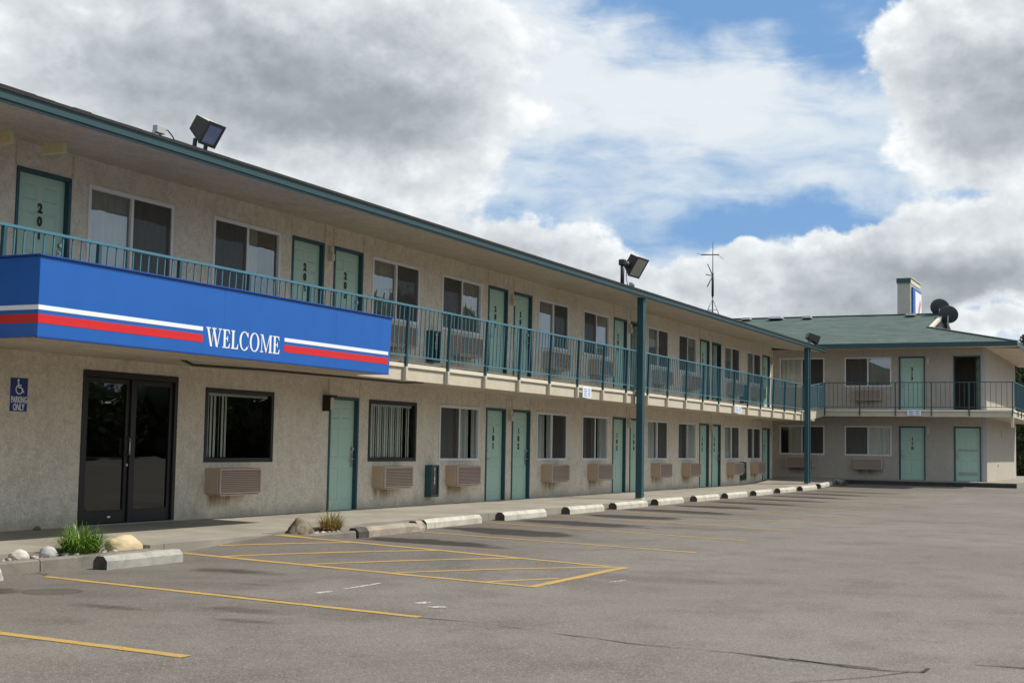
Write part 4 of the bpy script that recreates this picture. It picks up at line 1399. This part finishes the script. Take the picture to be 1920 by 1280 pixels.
# ------------------------------------------------------------------ wall lamps
wl = thing('wall_lamp', 'x', 'wall lamp', (0, 0, 0), 0, 'small wall lamps beside the doors')
part('back_plate', MB().bbox(-.06, .06, -.015, 0, .02, .28, .004), M_LAMPW, wl)
part('lamp_shade', MB().prism([(-.05, .0), (.05, .0), (.045, .12), (-.045, .12)], 1, -.10, -.0155).bbox(-.04, .04, -.09, -.016, .13, .25, .008), M_LAMPW, wl)
LAMPS = [((20.57, 0, 4.55), 0, 'small tan wall lamp between upstairs doors 202 and 203'), ((28.18, 0, 1.83), 0, 'small tan wall lamp between ground floor doors 101 and 102'),
         ((28.18, 0, 4.50), 0, 'small tan wall lamp between upstairs doors 204 and 205'), ((35.86, 0, 1.83), 0, 'small wall lamp left of the tall teal column between doors 103 and 104'),
         ((35.86, 0, 4.50), 0, 'small wall lamp upstairs right of door 206'), ((43.52, 0, 1.83), 0, 'small wall lamp between ground floor doors 105 and 106'),
         ((51.12, 0, 4.55), 0, 'small wall lamp upstairs at the far wall corner'), ((51.12, 0, 1.83), 0, 'small wall lamp right of door 107 at the far wall corner'),
         ((XW, -5.32, 4.72), RZ, 'pale wall lamp right of wing door 213'), ((XW, -5.32, 2.0), RZ, 'pale wall lamp right of wing door 110')]
for i, (l, r, lb) in enumerate(LAMPS):
    o = wl if i == 0 else copy_tree(wl)
    o.location = l; o.rotation_euler = (0, 0, r); o['label'] = lb
lb_ = thing('wall_lamp', 'dark bronze bracket lamp with pale lens at the left of the unnumbered green door', 'wall lamp', (20.58, 0, 1.80), 0, 'small wall lamps beside the doors')
part('lamp_hood', MB().bbox(-.09, .09, -.20, 0, .27, .31, .005).bbox(-.09, -.06, -.16, 0, .02, .268, .004), M_BLACKF, lb_)
part('lamp_lens', MB().bbox(-.058, .07, -.15, -.01, .05, .268, .01), M_LAMPW, lb_)

# ------------------------------------------------------------------ notices on the balcony edge
for (l, r, w, h, lb) in (((28.29, -1.78, 2.375), 0, .50, .245, 'white notice board on the balcony edge left of the tall column'),
                         ((40.33, -1.78, 2.385), 0, .66, .225, 'pale blue notice board on the balcony edge near the far end'),
                         ((52.98, -4.79, 2.665), RZ, .51, .225, 'pale blue notice board on the wing balcony edge under door 213')):
    nb = thing('notice_board', lb, 'notice', l, r, 'notice boards on the balcony edges')
    part('board', MB().bbox(0, w, -.015, 0, 0, h, .003), M_NOTICE, nb)
    tx = MB()
    for k in range(4):
        z = h * (.80 - .2 * k)
        for a, b in ((.12, .42 + .1 * (k % 2)), (.56 + .08 * (k % 2), .88)): tx.box(w * a, w * b, -.0172, -.0155, z - .011, z + .011)
    part('lettering', tx, M_INK, nb)

# ------------------------------------------------------------------ floodlights on the roof edge
def flood_head(parent, org, yaw, tilt, w, h, d, body, lens, rim):
    """box head; local -y is the lens side, tilted down"""
    M = Matrix.Translation(org) @ Matrix.Rotation(yaw, 4, 'Z') @ Matrix.Rotation(tilt, 4, 'X')
    mb = MB()
    f = [(-w / 2, -d / 2, -h / 2), (w / 2, -d / 2, -h / 2), (w / 2, -d / 2, h / 2), (-w / 2, -d / 2, h / 2)]
    b = [(-w / 2 * .98, d / 2, -h / 2 * .45), (w / 2 * .98, d / 2, -h / 2 * .45), (w / 2 * .98, d / 2, h / 2 * .9), (-w / 2 * .98, d / 2, h / 2 * .9)]
    mb.add(f + b, [(0, 1, 2, 3), (7, 6, 5, 4), (0, 4, 5, 1), (1, 5, 6, 2), (3, 7, 4, 0)], 0)
    mb.add([f[3], f[2], b[2], b[3]], [(0, 1, 2, 3)], 1)  # top face alone gets the lighter tone that stands for sunlight
    part('lamp_housing', mb.xf(M), [body, rim], parent)
    fr_ = MB(); e = .03
    for a in ((-w / 2 - .01, w / 2 + .01, h / 2 - e, h / 2 + .01), (-w / 2 - .01, w / 2 + .01, -h / 2 - .01, -h / 2 + e)): fr_.box(a[0], a[1], -d / 2 - .02, -d / 2 - .001, a[2], a[3])
    for a in ((-w / 2 - .01, -w / 2 + e), (w / 2 - e, w / 2 + .01)): fr_.box(a[0], a[1], -d / 2 - .0195, -d / 2 - .0012, -h / 2 + e, h / 2 - e)
    part('lamp_rim', fr_.xf(M), M_DGREY, parent)
    part('lamp_lens', MB().box(-w / 2 + e, w / 2 - e, -d / 2 - .01, -d / 2 - .002, -h / 2 + e, h / 2 - e).xf(M), lens, parent)


f1 = thing('floodlight', 'big boxy bronze floodlight on twin legs at the left of the roof edge', 'floodlight', (14.55, -1.85, 5.16), 0, 'floodlights along the roof edge')
flood_head(f1, (.09, -.02, .32), .08, .55, .37, .32, .235, M_BRONZE, M_LAMPGL, M_TAN)
part('bracket', MB().bar((-.02, .08, 0), (-.02, .06, .20), .03, .05).bar((.16, .04, 0), (.16, .02, .16), .03, .05), M_DGREY, f1)
jb = thing('junction_box', 'grey electrical junction box with cable beside the left floodlight', 'junction box', (13.78, -1.8, 5.16))
part('box', MB().bbox(-.085, .085, -.04, .04, .10, .20, .006), M_GALV, jb)
part('conduit_stub', MB().tube([(.03, 0, -.03), (.03, 0, .1)], .02, 8).tube([(-.12, .02, -.04), (-.11, .02, .05), (-.07, .02, .12)], .025, 6), M_GALV, jb)
part('cable', MB().tube([(.08, 0, .16), (.17, 0, .18), (.27, 0, .12), (.35, 0, .03), (.40, 0, -.02)], .009, 6), M_DGREY, jb)
f2 = thing('floodlight', 'dark floodlight on a pole above the tall teal column', 'floodlight', (31.17, -1.6, 5.20), 0, 'floodlights along the roof edge')
part('pole', MB().tube([(0, 0, 0), (0, 0, .62)], .05, 10).bbox(-.08, .08, -.08, .08, .55, .70, .02), M_DGREY, f2)
part('bracket', MB().tube([(0, 0, .62), (.22, -.02, .63)], .05, 8).tube([(.16, 0, .58), (.22, -.08, .62)], .07, 10), M_DGREY, f2)
flood_head(f2, (.60, -.10, .62), -.05, .55, .66, .52, .22, M_DGREY, M_LAMPG2, M_TAN)
part('cable', MB().tube([(.28, 0, .45), (.28, 0, .25), (.42, 0, .05), (.60, 0, 0)], .012, 6).tube([(.66, 0, -.06), (.66, 0, .16)], .05, 8).tube([(.66, 0, .1), (.66, 0, .2)], .075, 8), M_GALV, f2)
f3 = thing('floodlight', 'small brown floodlight on the roof edge above the corner column', 'floodlight', (49.3, -1.85, 5.16), 0, 'floodlights along the roof edge')
flood_head(f3, (.55, -.05, .26), .5, .35, .42, .28, .42, M_BRONZE, M_LAMPG2, M_TAN)
part('bracket', MB().bar((.1, 0, 0), (.35, -.02, .18), .10, .06), M_DGREY, f3)

# ------------------------------------------------------------------ antenna, tower, dishes
an = thing('roof_antenna', 'thin tripod television antenna mast standing on the long roof', 'antenna', (46.9, 1.0, 5.70))
part('mast', MB().tube([(0, 0, .2), (0, 0, 1.1), (0, 0, 3.02)], [.024, .022, .013], 8), M_DGREY, an)
tp = MB()
for a in (.3, 2.4, 4.5): tp.tube([(.42 * cos(a), .42 * sin(a), .05), (0, 0, .98)], .018, 6)
tp.tube([(.20 * cos(.3), .20 * sin(.3), .55), (.20 * cos(2.4), .20 * sin(2.4), .55), (.20 * cos(4.5), .20 * sin(4.5), .55)], .012, 6)
part('tripod', tp, M_GALV, an)
ae = MB()
ae.tube([(-.55, .25, 2.50), (.30, -.12, 2.60)], .022, 6)
ae.tube([(-.95, .30, 2.5), (-.5, .24, 2.51)], .008, 5); ae.tube([(.28, -.1, 2.6), (.6, -.22, 2.47)], .008, 5)
for k in range(4):
    q = -.5 + .22 * k; ae.tube([(q - .07, .22 - .1 * k - .12, 2.51 + .025 * k), (q + .07, .22 - .1 * k + .12, 2.51 + .025 * k)], .007, 5)
part('aerial', ae, M_DGREY, an)
st = MB()
for dx_, dz_ in ((-.24, .40), (-.42, .0), (-.26, -.42)): st.tube([(0, 0, 1.80), (dx_, .12, 1.80 + dz_)], .018, 5)
st.tube([(0, 0, 1.05), (0, 0, 1.9)], .045, 6)
part('aerial_fork', st, M_DGREY, an)

tower = thing('sign_tower', 'pale chimney tower with teal cap and blue side sign behind the wing roof', 'tower', (62.0, -3.44, 5.8))
part('shaft', MB().bbox(0, 2.6, 0, .57, 0, 3.02, .01), M_WSTUCCO, tower)
part('cap', MB().bbox(-.02, 2.62, -.02, .59, 3.023, 3.24, .01), M_CREAM, tower)
part('cap_band', MB().bbox(-.06, -.0205, -.03, .60, 3.04, 3.235, .006), M_TEAL, tower)
part('cap_flashing', MB().bbox(-.06, 2.66, -.06, .63, 3.243, 3.29, .01), M_CREAM, tower)
sgn = part('sign_panel', MB().bbox(.25, 2.45, -.09, -.002, .3, 2.88, .01), M_BLUE, tower)
dg6 = text_mb('6', 2.0, .03, .9, .02)
part('sign_face', MB().bbox(.70, 2.36, -.110, -.0905, .5, 2.74, .004), M_SIGNW, sgn)
part('numeral', MB().add([(a + 1.75, b - .1255, c + 1.6) for a, b, c in dg6.v], dg6.f), M_SIGNR2, sgn)


def dish(label, loc, r):
    o = thing('satellite_dish', label, 'satellite dish', loc, 0, 'satellite dishes on the wing roof')
    mb = MB(); n = 28; rings = 5; vs = []; fs = []
    M = Matrix.Translation((0, 0, r + .12)) @ Matrix.Rotation(radians(62), 4, 'Y') @ Matrix.Rotation(0, 4, 'Z')
    for sgn_, off in ((1, 0), (1, -.02)):
        for i in range(rings + 1):
            q = r * max(i, .02) / rings
            for k in range(n):
                a = 2 * pi * k / n; vs.append(M @ Vector((q * cos(a), q * sin(a), .22 * q * q / r + off)))
    for layer in range(2):
        b = layer * (rings + 1) * n
        for i in range(rings):
            for k in range(n): fs.append((b + i * n + k, b + i * n + (k + 1) % n, b + (i + 1) * n + (k + 1) % n, b + (i + 1) * n + k))
    b = (rings + 1) * n; e = rings * n
    for k in range(n): fs.append((e + k, e + (k + 1) % n, b + e + (k + 1) % n, b + e + k))
    mb.add(vs, fs, 0, True)
    part('reflector', mb, M_DISH, o)
    part('mount', MB().tube([(-.12, 0, -.2), (-.12, 0, r * .8), (.0, 0, r + .1)], .025, 8).tube([(-.05, -.1, -.2), (-.1, 0, r * .6)], .016, 6), M_GALV, o)
    part('feed_arm', MB().tube([M @ Vector((r * .9, 0, .2 * r)), M @ Vector((r * .5, 0, .62)), M @ Vector((.04, 0, .66))], .014, 6).bar(M @ Vector((0, 0, .6)), M @ Vector((0, 0, .72)), .07, .07), M_GALV, o)
    return o


dish('dark grey satellite dish farther back on the ridge, partly covered by the other', (59.9, -5.0, 6.93), .40)
dish('dark grey satellite dish in front at the gable end of the wing roof', (59.2, -5.45, 6.55), .40)

# ------------------------------------------------------------------ wheel stops
def stop_mesh(name, L, m, seed, broken=False):
    bm = bmesh.new()
    prof = [(-.10, 0), (-.098, .095), (-.045, .150), (.045, .150), (.098, .095), (.10, 0)]
    n = 14
    rows = []
    for i in range(n + 1):
        x = L * i / n
        rows.append([bm.verts.new((x, y, z)) for y, z in prof])
    for i in range(n):
        for k in range(6):
            bm.faces.new((rows[i][k], rows[i + 1][k], rows[i + 1][(k + 1) % 6], rows[i][(k + 1) % 6]))
    bm.faces.new(rows[0]); bm.faces.new(rows[-1][::-1])
    bmesh.ops.bevel(bm, geom=[e for e in bm.edges if e.calc_face_angle(0) > .3], offset=.008, segments=1, affect='EDGES')
    for v in bm.verts:
        q = mnoise.noise(Vector((v.co.x * 4 + seed * 9, v.co.y * 9, v.co.z * 9)))
        v.co.z += .006 * q * (v.co.z > .02); v.co.y += .005 * mnoise.noise(Vector((v.co.x * 5, v.co.z * 9, seed)))
        if broken and v.co.x > L * .78 and v.co.z > .06: v.co.z -= .05 * sst(.8, .98, v.co.x / L) * (1 + q); v.co.y += .02 * q
    mb = MB().frombm(bm)
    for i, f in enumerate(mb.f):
        if max(mb.v[k][0] for k in f) < (.33 if broken and L > 1 else .012): mb.mi[i] = 1  # left end only gets the tone with shade and dirt in it
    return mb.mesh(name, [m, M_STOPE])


def add_stop(x, y, L, m, lb, rz=0, seed=0, broken=False, lean_=0):
    z = zg(x + L / 2, y) - .004
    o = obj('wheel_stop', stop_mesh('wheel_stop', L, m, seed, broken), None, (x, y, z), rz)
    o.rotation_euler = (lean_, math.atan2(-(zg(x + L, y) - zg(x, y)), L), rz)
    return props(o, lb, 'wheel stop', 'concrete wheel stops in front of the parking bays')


add_stop(11.60, -3.08, 1.28, M_STOPG, 'clean light grey concrete wheel stop in front of the green grass clump', .0, 1)
add_stop(17.42, -2.66, 2.12, M_STOPT, 'dirty tan weathered wheel stop with a broken end beside the dry grass', .03, 2, True)
add_stop(19.62, -2.42, .32, M_STOPT, 'short broken tan chunk of wheel stop between the tan and first cream stop', .12, 3, True)
ords = ['first', 'second', 'third', 'fourth', 'fifth', 'sixth', 'seventh', 'eighth', 'ninth', 'tenth', 'eleventh']
sx = [(19.98, 2.0), (22.97, 1.95), (26.0, 1.92), (28.75, 2.0), (31.55, 2.0), (34.5, 2.0), (37.4, 2.0), (40.25, 2.0), (43.15, 2.05), (46.0, 2.05), (48.75, 1.95)]
for i, (x, L) in enumerate(sx):
    add_stop(x, -2.38 + random.uniform(-.03, .03), L, M_STOPC, ords[i] + ' cream painted wheel stop counted from the broken tan one', random.uniform(-.012, .012), 5 + i)
add_stop(51.5, -2.75, 1.9, M_STOPC, 'last wheel stop lying in the dark wing shadow, turned off the row', .42, 30)

# ------------------------------------------------------------------ rocks
def rock(name, loc, size, m, lb, seed, flat=.15):
    bm = bmesh.new()
    bmesh.ops.create_icosphere(bm, subdivisions=4, radius=1)
    for v in bm.verts:
        p = v.co.copy()
        d = 1 + .16 * mnoise.noise(p * 1.2 + Vector((seed, 0, 0))) + .06 * mnoise.noise(p * 3.1 + Vector((0, seed, 0))) + .02 * mnoise.noise(p * 8 + Vector((0, 0, seed)))
        v.co = Vector((p.x * size[0] * d, p.y * size[1] * d, max(p.z, -.55) * size[2] * d))
    mb = MB().frombm(bm, 0, True)
    return part(name, mb, m, None, loc, 0, label=lb, cat='rock', group='boulders in the planting beds')


rock('boulder', (11.03, -2.46, -.035), (.115, .10, .082), M_ROCKW, 'low cream white boulder nearest the left edge of the photo', 1)
rock('boulder', (11.44, -2.47, -.03), (.095, .095, .092), M_ROCKG, 'rounded grey and white boulder just left of the green grass clump', 2)
rock('boulder', (12.66, -2.47, -.03), (.27, .14, .155), M_ROCKT, 'broad tan boulder between the green grass clump and the grey wheel stop', 3)
rk1 = MB()
bm = bmesh.new(); bmesh.ops.create_icosphere(bm, subdivisions=4, radius=1)
for v in bm.verts:
    p = v.co.copy(); d = 1 + .18 * mnoise.noise(p * 1.3 + Vector((9, 0, 0))) + .07 * mnoise.noise(p * 3.3)
    t = max(0, p.z)
    v.co = Vector((p.x * .25 * d * (1 - .45 * t), p.y * .16 * d * (1 - .4 * t), max(p.z, -.4) * .22 * d))
part('boulder', MB().frombm(bm, 0, True), M_ROCKD, None, (16.30, -2.48, -.03), 0, label='dark brown upright boulder left of the dry grass clump', cat='rock', group='boulders in the planting beds')
rock('boulder', (10.02, -3.0, -.15), (.22, .16, .17), M_ROCKG, 'grey broken rock at the very left edge by the kerb', 6)
rock('stone', (13.66, -.09, .05), (.05, .035, .035), M_ROCKD, 'small dark stone against the wall left of the glass entrance', 8)
# pebbles
pb = MB()
for k in range(420):
    if k < 200: x, y = random.uniform(8.7, 12.9), random.uniform(-2.62, -2.32)
    else: x, y = random.uniform(15.6, 17.28), random.uniform(-2.62, -2.33)
    r = random.uniform(.012, .034)
    bm = bmesh.new(); bmesh.ops.create_icosphere(bm, subdivisions=1, radius=1)
    R = Matrix.Rotation(random.uniform(0, 6), 3, 'Z')
    sxx_ = (r * random.uniform(.8, 1.5), r, r * random.uniform(.5, .9))
    for v in bm.verts: v.co = R @ Vector((v.co.x * sxx_[0], v.co.y * sxx_[1], v.co.z * sxx_[2])) + Vector((x, y, -.07 + r * .4))
    pb.frombm(bm, 0, True)
part('gravel', pb, M_PEB, None, kind='stuff', label='loose pebbles in the planting beds', cat='gravel')
pw = MB()
for k in range(70):
    if k < 40: x, y = random.uniform(11.2, 12.9), random.uniform(-2.6, -2.4)
    else: x, y = random.uniform(15.7, 17.2), random.uniform(-2.62, -2.4)
    r = random.uniform(.018, .04)
    bm = bmesh.new(); bmesh.ops.create_icosphere(bm, subdivisions=1, radius=r)
    for v in bm.verts: v.co = Vector((v.co.x * 1.3, v.co.y, v.co.z * .7)) + Vector((x, y, -.068 + r * .4))
    pw.frombm(bm, 0, True)
part('gravel', pw, M_ROCKW, None, kind='stuff', label='pale pebbles in the planting beds', cat='gravel')


# ------------------------------------------------------------------ grass clumps
def blades(n, rad, hmin, hmax, wid, spread, seed, droop=1.0):
    rnd = random.Random(seed); mb = MB()
    for _ in range(n):
        a = rnd.uniform(0, 2 * pi); r0 = rad * math.sqrt(rnd.random()); h = rnd.uniform(hmin, hmax)
        out = rnd.uniform(.15, 1.0) * spread; d = a + rnd.uniform(-.7, .7)
        x0, y0 = r0 * cos(a), r0 * sin(a) * .7
        seg = 6; vs = []
        px, py = -sin(d), cos(d); w = wid * rnd.uniform(.7, 1.2)
        for i in range(seg + 1):
            t = i / seg
            x = x0 + cos(d) * out * t ** 1.7; y = y0 + sin(d) * out * t ** 1.7 * .8
            z = h * (t - droop * .55 * out / max(spread, .01) * t ** 3)
            ww_ = w * (1 - t ** 2) + .001
            vs += [(x + px * ww_, y + py * ww_, z), (x - px * ww_, y - py * ww_, z)]
        mb.add(vs, [(2 * i, 2 * i + 1, 2 * i + 3, 2 * i + 2) for i in range(seg)], 0, True)
    return mb


gc = thing('grass_clump', 'lush green grass clump between pale boulders behind the left kerb', 'plant', (11.95, -2.47, -.075))
obj('leaves', blades(400, .22, .22, .48, .009, .40, 3, 1.35).mesh('leaves', M_GRASS, False), gc)
obj('dry_leaves', blades(40, .2, .06, .2, .008, .32, 4, 1.4).mesh('dry_leaves', M_DRYG, False), gc)
dc = thing('grass_clump', 'half dead brown grass clump beside the weathered wheel stop', 'plant', (17.10, -2.47, -.07))
obj('leaves', blades(110, .15, .24, .46, .006, .34, 5).mesh('leaves', M_DRYG, False), dc)
obj('dry_leaves', blades(190, .17, .14, .34, .008, .36, 6, 1.2).mesh('dry_leaves', M_DRY, False), dc)
part('stalk', MB().tube([(-.14, 0, 0), (-.10, 0, .3), (.02, .0, .50)], .005, 5).tube([(-.1, 0, .3), (.06, 0, .42)], .004, 5), M_DRYG, dc)


# ------------------------------------------------------------------ trees
def leafy(mb, c, r, n, size, rnd):
    for _ in range(n):
        u = Vector((rnd.gauss(0, 1), rnd.gauss(0, 1), rnd.gauss(0, 1))).normalized() * (rnd.random() ** .45)
        p = Vector(c) + Vector((u.x * r[0], u.y * r[1], u.z * r[2]))
        a = Vector((rnd.gauss(0, 1), rnd.gauss(0, 1), rnd.gauss(0, .7))).normalized(); b = a.cross(Vector((rnd.random(), rnd.random(), rnd.random()))).normalized()
        s_ = size * rnd.uniform(.6, 1.3)
        mb.add([p - a * s_, p + b * s_ * .45, p + a * s_, p - b * s_ * .45], [(0, 1, 2, 3)])


def tree(label, loc, h, r, seed, nclump=26, n=90, size=.16, zlo=.22):
    rnd = random.Random(seed)
    o = thing('tree', label, 'tree', loc, 0, 'trees beyond the wing')
    tr = MB(); cr = MB()
    top = Vector((rnd.uniform(-.3, .3), rnd.uniform(-.3, .3), h * .8))
    tr.tube([(0, 0, 0), (.05, .03, h * .25), (.1, -.05, h * .5), top], [.22, .17, .12, .04], 8)
    for k in range(nclump):
        a = rnd.uniform(0, 2 * pi); zc = h * rnd.uniform(zlo, .98); q = r * (1 - abs(zc / h - .5) * 1.1) * rnd.uniform(.35, 1.0)
        c = (q * cos(a), q * sin(a), zc)
        tr.tube([(0.08, 0, zc * .6), (c[0] * .5, c[1] * .5, zc * .8), c], [.05, .03, .012], 5)
        rr = r * rnd.uniform(.22, .42)
        leafy(cr, c, (rr, rr, rr * .75), n, size, rnd)
    part('trunk', tr, M_BARK, o)
    obj('crown', cr.mesh('crown', M_LEAF, False), o)


tree('dark leafy tree behind the wing at the right edge of the photo', (81, -7.0, .1), 7.9, 1.9, 11, 40, 170, .14, .3)
tree('low dense bush behind the wing passage at the right edge', (73.5, -7.2, .1), 3.2, 1.5, 12, 46, 200, .10, .05)
tree('far leafy tree seen through the wing passage at the right', (92, -5.6, .1), 6.6, 4.0, 13, 60, 170, .2, .05)

# the wood across the road behind the camera, seen only mirrored in the window panes
rnd = random.Random(5)
tl = MB(); ty = MB()
for k in range(150):
    x = -10 + k * 1.35 + rnd.uniform(-1, 1); y = -46 + rnd.uniform(-4, 4)
    hh = 4.5 + 1.5 * rnd.random()
    if 92 < x < 126: hh = rnd.uniform(9, 15)
    elif x > 126: hh = rnd.uniform(5, 8)
    z = hh * .5
    for q in range(3):
        bm = bmesh.new(); bmesh.ops.create_icosphere(bm, subdivisions=2, radius=1)
        for v in bm.verts:
            d = 1 + .25 * mnoise.noise(v.co * 2 + Vector((k, q, 0)))
            v.co = Vector((v.co.x * 1.9 * d + x + rnd.uniform(-.8, .8), v.co.y * 1.2 * d + y - 1.2, v.co.z * hh * .34 * d + hh * (.16 + .28 * q)))
        (ty if 92 < x < 116 else tl).frombm(bm, 0, True)
    leafy(ty if 92 < x < 116 else tl, (x, y, z), (2.4, 2.2, hh * .55), 900 if 92 < x < 126 else 420, .3, rnd)
me = tl.mesh('treeline', M_LEAF, False); o = obj('treeline', me, None, label='dense wood across the road mirrored in the window panes', cat='wood', kind='stuff')
me = ty.mesh('treeline', M_LEAFY, False); o = obj('treeline', me, None, label='yellowing wood across the road mirrored in the window panes', cat='wood', kind='stuff')
